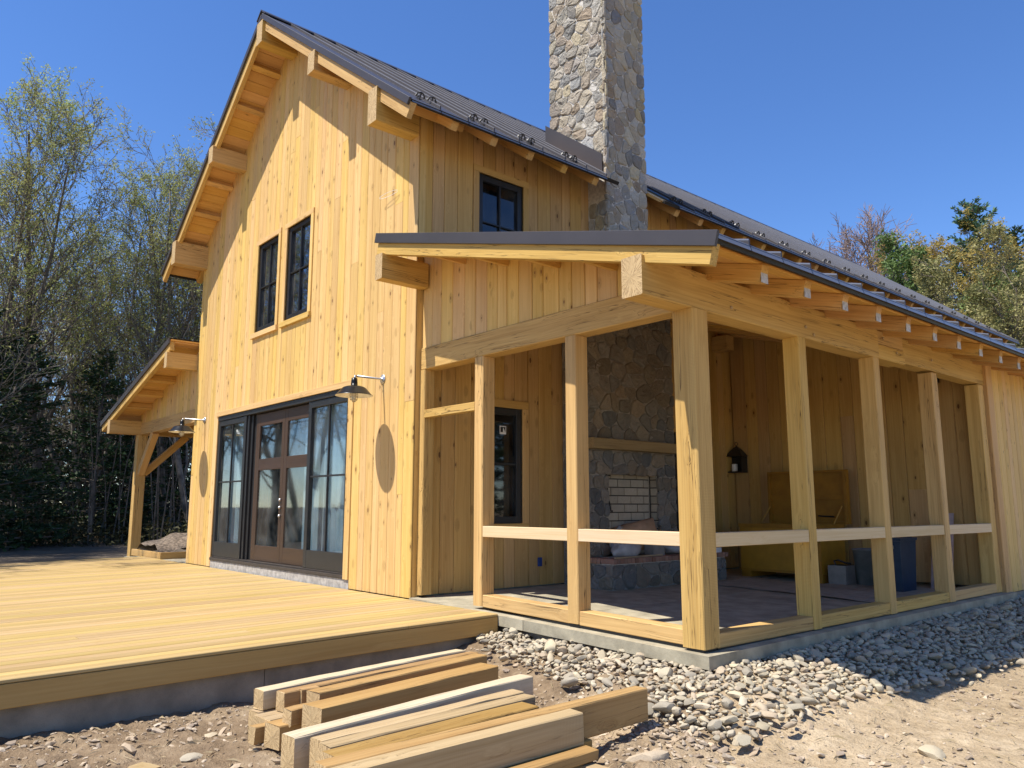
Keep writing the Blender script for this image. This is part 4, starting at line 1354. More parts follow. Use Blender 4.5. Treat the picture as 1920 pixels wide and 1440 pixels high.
bb = empty('waste_bin', (3.12, 5.75, slab_z(3.1)), 'tall dark blue plastic waste bin by the side posts', 'waste bin')
def taper(m, x0, x1, y0, y1, z0, z1, k, mi=0):
    cx_, cy_ = (x0 + x1) / 2, (y0 + y1) / 2
    V = []
    for z, s in ((z0, k), (z1, 1.0)):
        V += [(cx_ + (x0 - cx_) * s, cy_ + (y0 - cy_) * s, z), (cx_ + (x1 - cx_) * s, cy_ + (y0 - cy_) * s, z), (cx_ + (x1 - cx_) * s, cy_ + (y1 - cy_) * s, z), (cx_ + (x0 - cx_) * s, cy_ + (y1 - cy_) * s, z)]
    m.add(V, [(3, 2, 1, 0), (4, 5, 6, 7), (0, 1, 5, 4), (1, 2, 6, 5), (2, 3, 7, 6), (3, 0, 4, 7)], mi)
b0 = slab_z(3.1)
m = MB()
taper(m, 2.98, 3.27, 5.50, 6.0, b0, b0 + 0.66, 0.84)
m.build('bin_body', M['bluebin'], bb)
m = MB()
taper(m, 2.965, 3.285, 5.485, 6.015, b0 + 0.662, b0 + 0.70, 0.99)
m.box((3.02, 5.52, b0 + 0.70), (3.23, 5.98, b0 + 0.74))
m.build('bin_lid', M['bluebin'], bb)
m = MB()
m.box((3.07, 5.470, b0 + 0.56), (3.19, 5.505, b0 + 0.60))
m.build('bin_handle', M['greyplast'], bb)

pb = piece('leaning_board', None, M['pinkboard'], (3.40, 6.40, slab_z(3.4)), (3.40, 6.66, 0.95), 0.28, 0.02, (1, 0, 0), 0.003)
setp(pb, 'pinkish board leaning on the porch end wall right of the blue bin', 'board')

def lump(name, ce, rad, seed, mat, sq=0.0, sub=3, **kw):
    import bmesh
    bm = bmesh.new()
    bmesh.ops.create_icosphere(bm, subdivisions=sub, radius=1.0)
    rr = random.Random(seed)
    o = Vector((rr.uniform(0, 99), rr.uniform(0, 99), rr.uniform(0, 99)))
    for v in bm.verts:
        c = v.co.copy()
        s = 1 + 0.32 * noise.noise(c * 1.6 + o) + 0.16 * noise.noise(c * 4.1 + o)
        c *= s
        if c.z < -0.55:
            c.z = -0.55
        v.co = Vector((c.x * rad[0], c.y * rad[1], c.z * rad[2]))
    me = bpy.data.meshes.new(name)
    bm.to_mesh(me)
    bm.free()
    me.materials.append(mat)
    me.polygons.foreach_set('use_smooth', [True] * len(me.polygons))
    return ob(name, me, None, Matrix.Translation(ce), **kw)


# kraft sack: open mouth to the right
m = MB()
prof = [(0.10, -0.40), (0.19, -0.34), (0.215, -0.1), (0.20, 0.12), (0.225, 0.30), (0.205, 0.30), (0.17, 0.1), (0.12, 0.0)]
V0 = len(m.V)
m.lathe(prof, 22, (0, 0, 0), 0, 'y')
rr = random.Random(4)
m.V = [(x * (1 + 0.15 * noise.noise(Vector((x * 5, y * 5, z * 5)))) * 0.75, y + 0.03 * noise.noise(Vector((x * 9, y * 9, z * 9))), max(-0.14, z * (0.95 + 0.3 * noise.noise(Vector((x * 6, y * 4, z * 6 + 3)))))) for x, y, z in m.V]
sk = m.build('paper_sack', M['kraft'], None, True, Matrix.Translation((0.50, 3.42, hz + 0.22)) @ Matrix.Rotation(-0.35, 4, 'Z') @ Matrix.Rotation(0.12, 4, 'X') @ Matrix.Diagonal((1, 1, 1.15, 1)))
setp(sk, 'open brown paper sack lying in the fireplace opening', 'sack')
lump('plastic_bag', (0.46, 3.12, hz + 0.16), (0.09, 0.18, 0.22), 3, M['bagwhite'], label='whitish plastic bag beside the brown sack in the fireplace', cat='plastic bag')
lump('plastic_bag', (0.74, 2.98, hz + 0.085), (0.13, 0.26, 0.14), 8, M['bagwhite'], label='large white plastic bag on the left part of the hearth', cat='plastic bag')
lump('plastic_bag', (0.72, 4.05, hz + 0.07), (0.12, 0.22, 0.11), 9, M['bagwhite'], label='smaller white plastic bag on the right part of the hearth', cat='plastic bag')
bx_ = MB()
bx_.box((0.68, 3.42, hz), (0.84, 3.66, hz + 0.16))
setp(bx_.build('carton', M['card'], None), 'upright grey carton between the two white bags on the hearth', 'box')
bx_ = MB()
bx_.box((0.70, 4.32, hz), (0.95, 4.86, hz + 0.07))
setp(bx_.build('carton', M['sticker'], None), 'flat white carton at the right end of the hearth', 'box')
st = piece('stick', None, M['log_pale'], (0.96, 2.50, hz + 0.012), (0.88, 3.55, hz + 0.012), 0.03, 0.02, (1, 0, 0), 0.003)
setp(st, 'thin wooden strip lying along the brick edge of the hearth', 'stick')
# paper sheets on the floor, slightly rumpled
def sheet(name, x0, x1, y0, y1, seed, label):
    n = 24
    V = []
    for j in range(n + 1):
        for i in range(n + 1):
            x, y = x0 + (x1 - x0) * i / n, y0 + (y1 - y0) * j / n
            z = slab_z(x) + 0.008 + 0.02 * max(0, noise.noise(Vector((x * 2.2, y * 3.0, seed))))
            V.append((x, y, z))
    F = [(j * (n + 1) + i, j * (n + 1) + i + 1, (j + 1) * (n + 1) + i + 1, (j + 1) * (n + 1) + i) for j in range(n) for i in range(n)]
    setp(ob(name, mk(name, V, F, M['paper'], True)), label, 'paper sheet', 'paper sheets on the porch floor')


sheet('paper_sheet', 1.1, 3.55, 4.15, 5.2, 2.0, 'grey rumpled paper sheet on the porch floor in front of the tool chest')
sheet('paper_sheet', 2.15, 3.75, 5.25, 6.3, 7.0, 'grey rumpled paper sheet under the blue bin and tub')

# ================================================================== TIMBER STACKS
TG = 'sawn timbers stacked on the dirt by the deck'


TR = random.Random(31)


def timber(near, far, w, h, zt, mat, label, zf=None):
    """near/far: centre of the top face (x, y); zt: height of the top"""
    zf = zt if zf is None else zf
    a, b = Vector((near[0], near[1], zt - h / 2)), Vector((far[0], far[1], zf - h / 2))
    m, L = frame(a, b, (0, 0, 1))
    sec = oct_section(h, w, 0.006)
    ns = max(2, int(L / 0.16))
    bow, tw = TR.uniform(-0.007, 0.007), TR.uniform(-0.02, 0.02)
    V, F = [], []
    n = 8
    jx = [0.0] * n
    for k in range(ns + 1):
        t = k / ns
        oy = bow * math.sin(math.pi * t)
        ca = tw * (t - 0.5)
        for i_, (x, y) in enumerate(sec):
            jx[i_] = 0.6 * jx[i_] + TR.uniform(-0.0022, 0.0022)
            V.append((x + jx[i_] - y * ca, y + oy + jx[i_] * 0.7 + x * ca, t * L + (TR.uniform(-0.004, 0.004) if k in (0, ns) else 0)))
    for k in range(ns):
        for i_ in range(n):
            F.append((k * n + i_, k * n + (i_ + 1) % n, (k + 1) * n + (i_ + 1) % n, (k + 1) * n + i_))
    F += [tuple(range(n - 1, -1, -1)), tuple(ns * n + i_ for i_ in range(n))]
    o = ob('timber', mk('timber', V, F, [M[mat], M['endgrain']], fm=[0] * (ns * n) + [1, 1]), None, m)
    setp(o, label, 'timber', TG)
    return o


# back stack
timber((2.66, -2.94), (2.37, -1.05), 0.115, 0.125, -0.150, 'log_white', 'pale narrow timber on top of the back stack, nearest the deck')
timber((2.815, -2.86), (2.52, -1.02), 0.095, 0.125, -0.150, 'log_orange', 'orange timber in the back stack between the pale narrow one and the notched one')
timber((2.955, -2.70), (2.66, -1.06), 0.135, 0.125, -0.148, 'log_orange', 'orange notched timber whose far end reaches the stones, third from the deck')
piece_o = timber((2.83, -2.735), (2.825, -2.60), 0.06, 0.23, -0.148, 'log_orange', 'short upright offcut at the near end of the notched orange timber')
timber((3.29, -2.875), (3.01, -1.26), 0.19, 0.165, -0.150, 'log_orange', 'wide orange timber with a dark shaded side at the front of the back stack')
timber((3.13, -2.96), (3.10, -2.80), 0.085, 0.10, -0.185, 'log_orange', 'small tenon block sticking out below the wide orange timber')
timber((2.66, -2.97), (2.40, -1.10), 0.12, 0.125, -0.282, 'log_pale', 'pale timber lying under the narrow pale one, bottom row of the back stack')
timber((2.86, -3.00), (2.58, -1.15), 0.20, 0.13, -0.280, 'log_pale', 'broad pale timber in the bottom row with its end sticking out to the left')
timber((3.085, -3.03), (2.82, -1.25), 0.16, 0.14, -0.270, 'log_orange', 'orange timber in the bottom row of the back stack with a cut end')
timber((2.945, -3.10), (2.935, -2.99), 0.08, 0.10, -0.300, 'log_orange', 'small square tenon at the left end of the bottom row')
# front stack
timber((3.775, -3.255), (3.49, -1.305), 0.125, 0.265, -0.150, 'log_white', 'tall whitish timber on edge at the back of the front stack')
timber((3.925, -3.17), (3.775, -1.635), 0.115, 0.20, -0.155, 'log_pale', 'pale timber just right of the tall whitish one')
timber((4.045, -3.185), (3.94, -1.68), 0.105, 0.20, -0.150, 'log_pale', 'second pale timber right of the whitish one, with a notched far end')
timber((4.185, -3.23), (4.095, -1.82), 0.155, 0.20, -0.158, 'log_orange', 'light orange timber in the middle of the front stack')
timber((4.315, -3.35), (4.265, -0.965), 0.115, 0.205, -0.150, 'log_orange', 'long orange timber reaching far out past the others towards the stones')
timber((4.445, -3.45), (4.415, -1.735), 0.115, 0.185, -0.150, 'log_pale', 'heavy pale timber with a grey shaded side at the front of the stack')
timber((4.455, -3.30), (4.425, -1.66), 0.085, 0.05, -0.315, 'log_orange', 'thin board under the heavy pale timber')
timber((4.575, -3.30), (4.545, -1.745), 0.105, 0.060, -0.325, 'log_orange', 'thin board lowest and nearest the camera in the front stack')
timber((4.22, -3.3), (4.10, -1.85), 0.30, 0.08, -0.370, 'log_pale', 'low board under the middle of the front stack')
for (xa, ya, xb, yb, lab) in ((4.34, -1.84, 4.78, -1.80, 'pale square sticker block under the far end of the front boards'),
                              (3.55, -2.95, 4.80, -2.92, 'long sticker block under the near end of the front stack')):
    timber((xa, ya), (xb, yb), 0.09, 0.07, -0.395, 'log_pale', lab)
timber((2.45, -1.55), (3.3, -1.50), 0.09, 0.06, -0.41, 'log_pale', 'sticker block under the far end of the back stack')
timber((2.60, -2.72), (3.3, -2.68), 0.09, 0.06, -0.415, 'log_pale', 'sticker block under the near end of the back stack')
timber((2.78, -3.72), (2.93, -3.66), 0.10, 0.06, -0.43, 'log_pale', 'small loose offcut lying on the dirt left of the stacks')

# ================================================================== STONES AND DEBRIS
def rock_mesh(name, seed, mat, flat=0.62, sub=2, rough=0.3, ncut=9, hard=0.97):
    import bmesh
    bm = bmesh.new()
    bmesh.ops.create_icosphere(bm, subdivisions=sub, radius=1.0)
    rr = random.Random(seed)
    o = Vector((rr.uniform(0, 99), rr.uniform(0, 99), rr.uniform(0, 99)))
    cuts = [(Vector((rr.gauss(0, 1), rr.gauss(0, 1), rr.gauss(0, 1))).normalized(), rr.uniform(0.52, 0.92)) for _ in range(ncut)]
    sx, sy = rr.uniform(0.95, 1.6), rr.uniform(0.65, 1.0)
    for v in bm.verts:
        c = v.co * (1 + rough * noise.noise(v.co * 1.1 + o))
        for n, d in cuts:
            k = c.dot(n) - d
            if k > 0:
                c -= n * k * hard
        v.co = Vector((c.x * sx, c.y * sy, c.z * flat))
    me = bpy.data.meshes.new(name)
    bm.to_mesh(me)
    bm.free()
    me.materials.append(mat)
    me.polygons.foreach_set('use_smooth', [True] * len(me.polygons))
    me.set_sharp_from_angle(angle=math.radians(32))
    return me


def rmat(rr):
    return (Matrix.Rotation(rr.uniform(0, 6.28), 4, 'Z') @ Matrix.Rotation(rr.uniform(-0.5, 0.5), 4, 'X') @ Matrix.Rotation(rr.uniform(-0.5, 0.5), 4, 'Y'))


PM = [rock_mesh('river_stone', 100 + i, M['pebble'], 0.45 + 0.3 * ((i * 7) % 10) / 10, 2) for i in range(14)]
BND = [(1.66, -0.30), (1.95, -0.42), (2.35, -0.48), (2.75, -0.54), (3.20, -0.63), (3.55, -0.69), (4.05, -0.73), (4.40, -0.86), (4.75, -0.72), (4.90, -0.25), (4.86, 0.4), (4.97, 1.3), (5.06, 2.3), (5.14, 3.6), (5.2, 9.0), (5.2, 14.0)]


def in_bed(x, y):
    if y > -0.02 and x < 4.15:
        return False
    if x < 1.64:
        return False
    # distance test against the ragged outer edge
    if x <= 4.75 and y < 0:
        for (xa, ya), (xb, yb) in zip(BND[:9], BND[1:9]):
            if xa <= x <= xb:
                t = (x - xa) / (xb - xa)
                return y > ya + t * (yb - ya)
        return False
    for (xa, ya), (xb, yb) in zip(BND[8:], BND[9:]):
        if min(ya, yb) <= y <= max(ya, yb):
            t = (y - ya) / (yb - ya + 1e-9)
            return x < xa + t * (xb - xa)
    return False


rp = random.Random(5)
spots = []
grid = {}
for _ in range(90000):
    x = rp.uniform(1.6, 5.35)
    y = -1.1 + 12.0 * rp.random() ** 1.35
    ragged = rp.gauss(0, 0.05)
    if not in_bed(x + ragged, y - ragged):
        continue
    s = min(0.068, max(0.014, rp.lognormvariate(math.log(0.031), 0.40)))
    if y > 5:
        s *= 1.25
    key = (int(x / 0.15), int(y / 0.15))
    okk = True
    for a in (-1, 0, 1):
        for b in (-1, 0, 1):
            for (px_, py_, ps) in grid.get((key[0] + a, key[1] + b), ()):
                if (px_ - x) ** 2 + (py_ - y) ** 2 < (0.80 * (ps + s)) ** 2:
                    okk = False
    if okk:
        grid.setdefault(key, []).append((x, y, s))
        spots.append((x, y, s))
CAMP = Vector((7.856, -5.21, 1.05))
spots.sort(key=lambda q: -(q[2] / (Vector((q[0], q[1], -0.3)) - CAMP).length))


def bed_z(x, y):
    return gbase(x, y) + 0.035 + 0.03 * noise.noise(Vector((x * 2.5, y * 2.5, 4.0)))


def stones_stuff(name, items, meshes, mat, zf, rr, sink=0.25, **kw):
    """joins many small stones into one mesh"""
    VV, FF, n0 = [], [], 0
    data = []
    for me in meshes:
        v = np.empty(len(me.vertices) * 3)
        me.vertices.foreach_get('co', v)
        f = np.empty(len(me.polygons) * 3, int)
        me.polygons.foreach_get('vertices', f)
        data.append((v.reshape(-1, 3), f.reshape(-1, 3)))
    for x, y, s in items:
        v, f = data[rr.randrange(len(data))]
        m = np.array((rmat(rr)).to_3x3())
        VV.append(v @ m.T * s + np.array((x, y, zf(x, y) + s * sink)))
        FF.append(f + n0)
        n0 += len(v)
    VV, FF = np.concatenate(VV), np.concatenate(FF)
    me = bpy.data.meshes.new(name)
    me.vertices.add(len(VV))
    me.vertices.foreach_set('co', VV.ravel())
    me.loops.add(len(FF) * 3)
    me.loops.foreach_set('vertex_index', FF.ravel())
    me.polygons.add(len(FF))
    me.polygons.foreach_set('loop_start', np.arange(len(FF)) * 3)
    me.polygons.foreach_set('loop_total', np.full(len(FF), 3))
    me.polygons.foreach_set('use_smooth', np.zeros(len(FF), bool))
    me.update(calc_edges=True)
    me.materials.append(mat)
    return ob(name, me, None, kind='stuff', **kw)


# the same stone colour for the joined ones comes from a cell pattern instead of the object's random number
def stone_stuff_mat(name, stops, scale=14.0):
    N = NT(name)
    p = N.obj(False)
    ge = N.n('ShaderNodeNewGeometry')
    rnd = ge.outputs['Random Per Island']
    base = N.ramp(rnd, stops)
    n1 = N.noise(p, 22.0, 4, 0.65)
    n2 = N.noise(p, 90.0, 2, 0.7)
    f = N.math('ADD', N.math('MULTIPLY', n1, 0.7), N.math('MULTIPLY', n2, 0.5))
    r2 = N.math('FRACT', N.math('MULTIPLY', rnd, 29.7))
    col = N.n('ShaderNodeHueSaturation', None, Hue=0.5, Saturation=1.0, Value=N.math('MULTIPLY', N.math('ADD', 0.84, N.math('MULTIPLY', r2, 0.3)), N.math('ADD', 0.55, N.math('MULTIPLY', f, 0.78))), Color=base).outputs[0]
    N.bsdf(Base_Color=col, Roughness=0.88, Specular_IOR_Level=0.2, Normal=N.bump(n1, 0.4, 0.008))
    return N.m


PST = [(0.0, (0.41, 0.345, 0.235)), (0.3, (0.30, 0.265, 0.205)), (0.55, (0.46, 0.395, 0.270)), (0.75, (0.37, 0.290, 0.200)), (1.0, (0.49, 0.430, 0.315))]
M['pebble_mix'] = stone_stuff_mat('river_pebbles_mixed', PST)
M['dirt_chip'] = stone_stuff_mat('dirt_chips', [(0.0, (0.27, 0.20, 0.13)), (0.35, (0.36, 0.28, 0.19)), (0.6, (0.24, 0.19, 0.145)), (0.8, (0.46, 0.38, 0.28)), (1.0, (0.40, 0.31, 0.21))])
for x, y, s in spots[:285]:
    m = Matrix.Translation((x, y, bed_z(x, y) + s * 0.35)) @ rmat(rp) @ Matrix.Diagonal((s, s, s, 1))
    ob('river_stone', PM[rp.randrange(14)], None, m, label='rounded grey-tan river stone in the stone bed along the porch slab', cat='stone', group='river stones along the porch slab')
stones_stuff('river_stones', spots[285:], PM, M['pebble_mix'], bed_z, rp, 0.35, label='bed of smaller river stones round the porch slab')
# second, lower layer so the bed has no bare gaps
low = []
for _ in range(5200):
    x, y = rp.uniform(1.64, 5.2), -1.05 + 12 * rp.random() ** 1.3
    if in_bed(x, y):
        low.append((x, y, rp.uniform(0.016, 0.034)))
stones_stuff('river_stones', low, PM[:6], M['pebble_mix'], lambda x, y: bed_z(x, y) - 0.02, rp, 0.1, label='small river stones filling the gaps of the bed')
# chips, clods and loose stones on the bare dirt
SM = [rock_mesh('dirt_chip', 300 + i, M['dirt_chip'], 0.42, 1, 0.45) for i in range(8)]
chips = []
for _ in range(42000):
    x, y = rp.uniform(1.5, 9.0), rp.uniform(-5.2, 6.5)
    if (in_bed(x, y) or (y > -0.1 and x < 4.9) or x < 1.66):
        continue
    d = math.hypot(x - 7.856, y + 5.21)
    if d < 1.2 or rp.random() > (1.0 if x < 5.0 else 0.5):
        continue
    cl = noise.noise(Vector((x * 0.9, y * 0.9, 8.0)))
    if rp.random() > 0.65 + 0.9 * cl:
        continue
    chips.append((x, y, min(0.05, rp.lognormvariate(math.log(0.0105), 0.62))))
# a spill of stones at the tip of the bed and clods in the dug patch
for _ in range(260):
    x, y = rp.gauss(4.45, 0.22), rp.gauss(-0.95, 0.12)
    chips.append((x, y, rp.uniform(0.012, 0.035)))
for _ in range(420):
    a = rp.uniform(0, 6.28)
    r_ = abs(rp.gauss(0.45, 0.22))
    chips.append((3.85 + r_ * math.cos(a), -1.15 + r_ * math.sin(a), rp.uniform(0.008, 0.026)))
stones_stuff('dirt_chips', chips, SM, M['dirt_chip'], gz, rp, 0.2, label='chips, clods and small stones strewn on the dirt')
# straw and twigs
rr = random.Random(9)
m = MB()
for _ in range(2600):
    x, y = rr.uniform(1.7, 9.0), rr.uniform(-5.0, 5.0)
    if in_bed(x, y) or (y > -0.1 and x < 4.9):
        continue
    if math.hypot(x - 7.856, y + 5.21) < 1.2:
        continue
    a, L = rr.uniform(0, 6.28), rr.uniform(0.03, 0.12)
    z = gz(x, y) + 0.006
    dx, dy = math.cos(a) * L / 2, math.sin(a) * L / 2
    w_ = 0.0025
    z2 = gz(x + dx, y + dy) + rr.uniform(0.003, 0.02)
    m.add([(x - dx - dy / L * w_, y - dy + dx / L * w_, z), (x - dx + dy / L * w_, y - dy - dx / L * w_, z), (x + dx + dy / L * w_, y + dy - dx / L * w_, z2), (x + dx - dy / L * w_, y + dy + dx / L * w_, z2), (x, y, z + 0.012)],
          [(0, 1, 4), (1, 2, 4), (2, 3, 4), (3, 0, 4)])
m.build('straw', M['straw'], None, kind='stuff', label='dry straw and twig bits on the dirt')
BR = [rock_mesh('rock', 500 + i, M['pebble'], 0.5, 2, 0.45) for i in range(4)]
for i, (x, y, s, lab) in enumerate(((4.20, -0.80, 0.06, 'single pale rock on the dirt just beyond the end of the long timber'), (4.62, -1.32, 0.11, 'flat pale rock half buried right of the sticker blocks'),
                                    (5.67, 0.10, 0.10, 'flat tan rock alone on the open dirt at the right'), (5.35, -0.75, 0.06, 'small rock on the dirt between the stone bed and the lone flat rock'),
                                    (2.32, -3.12, 0.05, 'squarish grey rock on the dirt left of the back stack'), (2.10, -2.55, 0.045, 'pale flat rock on the dirt close to the deck'),
                                    (2.75, -3.38, 0.06, 'large flat rock on the dirt below the timber ends'), (5.0, -1.02, 0.05, 'small rock at the tip of the stone bed'))):
    ob('rock', BR[i % 4], None, Matrix.Translation((x, y, gz(x, y) + s * 0.12)) @ Matrix.Rotation(i * 1.3, 4, 'Z') @ Matrix.Diagonal((s, s, s * 0.8, 1)), label=lab, cat='rock', group='loose rocks on the dirt')

# planter bed by the left porch
pl = empty('planter_bed', (-9.5, 0.6, -0.03), 'low timber-edged bed heaped with rubble and mulch by the left porch', 'planter')
piece('border_board', pl, M['rim'], (-9.35, 0.03, 0.03), (-9.42, 0.85, 0.03), 0.14, 0.045, (0, 0, 1), 0.004)
piece('border_board', pl, M['rim'], (-9.395, 0.05, 0.03), (-11.3, 0.03, 0.03), 0.14, 0.045, (0, 0, 1), 0.004)
n = 22
V = []
for j in range(n + 1):
    for i in range(n + 1):
        u, v = i / n, j / n
        x, y = -11.3 + 1.88 * u, 0.06 + 2.2 * v
        h = 0.05 + 0.42 * (math.sin(math.pi * min(1, u * 0.9 + 0.02)) * math.sin(math.pi * min(1, 0.15 + v * 0.8))) + 0.10 * noise.noise(Vector((x * 3, y * 3, 0)))
        V.append((x, y, max(0.0, h)))
F = [(j * (n + 1) + i, j * (n + 1) + i + 1, (j + 1) * (n + 1) + i + 1, (j + 1) * (n + 1) + i) for j in range(n) for i in range(n)]
ob('mulch', mk('mulch', V, F, M['mulch'], True), pl)

# ================================================================== TREES
def cam_xy(px, dist):
    """a spot at the given distance in the direction of a photograph column"""
    a = math.radians(49.2) - math.atan((px - 960) / 1461.0)
    return (7.856 - math.sin(a) * dist, -5.21 + math.cos(a) * dist)


def tubes_mesh(name, polys, mat, kk=(7, 5, 4, 3, 3)):
    VV, FF = [], []
    for pts, rad, lev in polys:
        k = kk[min(lev, len(kk) - 1)]
        P = np.array(pts)
        d = np.gradient(P, axis=0)
        d /= (np.linalg.norm(d, axis=1, keepdims=True) + 1e-9)
        ref = np.array((0.3, 0.9, 0.2)) if abs(d[0][2]) > 0.6 else np.array((0, 0, 1.0))
        u = np.cross(d, ref)
        u /= (np.linalg.norm(u, axis=1, keepdims=True) + 1e-9)
        w = np.cross(d, u)
        o = len(VV)
        for i in range(len(P)):
            for j in range(k):
                a = 2 * math.pi * j / k
                VV.append(tuple(P[i] + (u[i] * math.cos(a) + w[i] * math.sin(a)) * rad[i]))
        for i in range(len(P) - 1):
            for j in range(k):
                FF.append((o + i * k + j, o + i * k + (j + 1) % k, o + (i + 1) * k + (j + 1) % k, o + (i + 1) * k + j))
    return mk(name, VV, FF, mat, True)


def leaves_np(pts, size, rg, aspect=0.6, up=0.3):
    """one small quad per point; random facing"""
    n = len(pts)
    P = np.asarray(pts)
    a = rg.normal(size=(n, 3))
    a[:, 2] *= 0.7
    a /= np.linalg.norm(a, axis=1, keepdims=True)
    b = np.cross(a, rg.normal(size=(n, 3)))
    b /= (np.linalg.norm(b, axis=1, keepdims=True) + 1e-9)
    s = size * (0.6 + 0.8 * rg.random((n, 1)))
    A, B = a * s, b * s * aspect
    V = np.stack([P - B * 0.5, P + A * 0.5 - B * 0.15, P + A, P + A * 0.5 + B * 0.5], 1).reshape(-1, 3)
    return V


def quads_mesh(name, V, mat):
    n = len(V) // 4
    me = bpy.data.meshes.new(name)
    me.vertices.add(len(V))
    me.vertices.foreach_set('co', np.asarray(V, dtype=np.float32).ravel())
    me.loops.add(n * 4)
    me.loops.foreach_set('vertex_index', np.arange(n * 4))
    me.polygons.add(n)
    me.polygons.foreach_set('loop_start', np.arange(n) * 4)
    me.polygons.foreach_set('loop_total', np.full(n, 4))
    me.update(calc_edges=True)
    me.materials.append(mat)
    return me


def grow_tree(seed, H, spread=0.34, nmain=13, first=0.28, multi=1, droop=0.0, wob=0.12, dens=1.0):
    rg = random.Random(seed)
    polys, tips = [], []

    def wander(p, d, L, n, w, up):
        pts = [p]
        for i in range(n):
            d = (d + Vector((rg.gauss(0, w), rg.gauss(0, w), rg.gauss(0, w) + up))).normalized()
            pts.append(pts[-1] + d * (L / n))
        return pts

    def limb(p, d, L, r, lev):
        n = (9, 6, 4, 3, 2)[min(lev, 4)]
        pts = wander(p, d, L, n, (0.05, 0.14, 0.18, 0.2, 0.2)[min(lev, 4)] * wob / 0.12, (0.02, 0.10, 0.08, 0.06, 0.05)[min(lev, 4)] - droop * 0.1)
        tip = r * (0.22 if lev < 3 else 0.5)
        rad = [r + (tip - r) * i / n for i in range(n + 1)]
        polys.append((pts, rad, lev))
        if lev >= 3:
            tips.append((pts[-1], pts[len(pts) // 2]))
            return
        nch = (nmain, int(7 * dens), int(6 * dens))[lev]
        f0 = (first, 0.25, 0.2)[lev]
        for k in range(nch):
            f = f0 + (1 - f0) * (k + rg.random() * 0.8) / nch
            f = min(f, 0.99)
            i = min(int(f * n), n - 1)
            q = pts[i].lerp(pts[i + 1], f * n - i)
            ax = (pts[i + 1] - pts[i]).normalized()
            az = rg.uniform(0, 6.28) if lev else k * 2.4 + rg.uniform(-.5, .5)
            ort = ax.orthogonal().normalized()
            side = Matrix.Rotation(az, 3, ax) @ ort
            ang = rg.uniform(0.38, 0.78) if lev == 0 else rg.uniform(0.4, 0.85)
            dd = (ax * math.cos(ang) + side * math.sin(ang)).normalized()
            rr_ = (rad[i] * (0.42 if lev == 0 else 0.5)) * rg.uniform(0.7, 1.0)
            if lev == 0:
                LL = H * spread * (1.15 - 0.75 * f) * rg.uniform(0.75, 1.2)
            elif lev == 1:
                LL = L * rg.uniform(0.35, 0.6) * (1.15 - 0.5 * f)
            else:
                LL = L * rg.uniform(0.4, 0.7) * (1.1 - 0.4 * f)
            limb(q, dd, LL, max(rr_, 0.013), lev + 1)

    for s in range(multi):
        d = Vector((rg.gauss(0, 0.05 + 0.09 * (multi > 1)), rg.gauss(0, 0.05 + 0.09 * (multi > 1)), 1)).normalized()
        limb(Vector((rg.uniform(-.2, .2) * (multi > 1), rg.uniform(-.2, .2) * (multi > 1), -0.3)), d, H * rg.uniform(0.85, 1.0), 0.0105 * H * (0.75 if multi > 1 else 1.0) + 0.02, 0)
    return polys, tips


def decid(seed, H, nleaf, lsize, leafm, barkm, twigm=None, mn_h=0.0, **kw):
    polys, tips = grow_tree(seed, H, **kw)
    tr = tubes_mesh('trunk', [p for p in polys if p[2] <= 1], M[barkm])
    tw = tubes_mesh('twigs', [p for p in polys if p[2] > 1], M[twigm or barkm])
    cr = None
    if nleaf:
        rg = np.random.default_rng(seed)
        T = np.array([t[0] for t in tips])
        T2 = np.array([t[1] for t in tips])
        i = rg.integers(0, len(T), nleaf)
        f = rg.random((nleaf, 1))
        P = T[i] * f + T2[i] * (1 - f) + rg.normal(size=(nleaf, 3)) * 0.10
        cr = quads_mesh('crown', leaves_np(P, lsize, rg), M[leafm])
    return tr, tw, cr


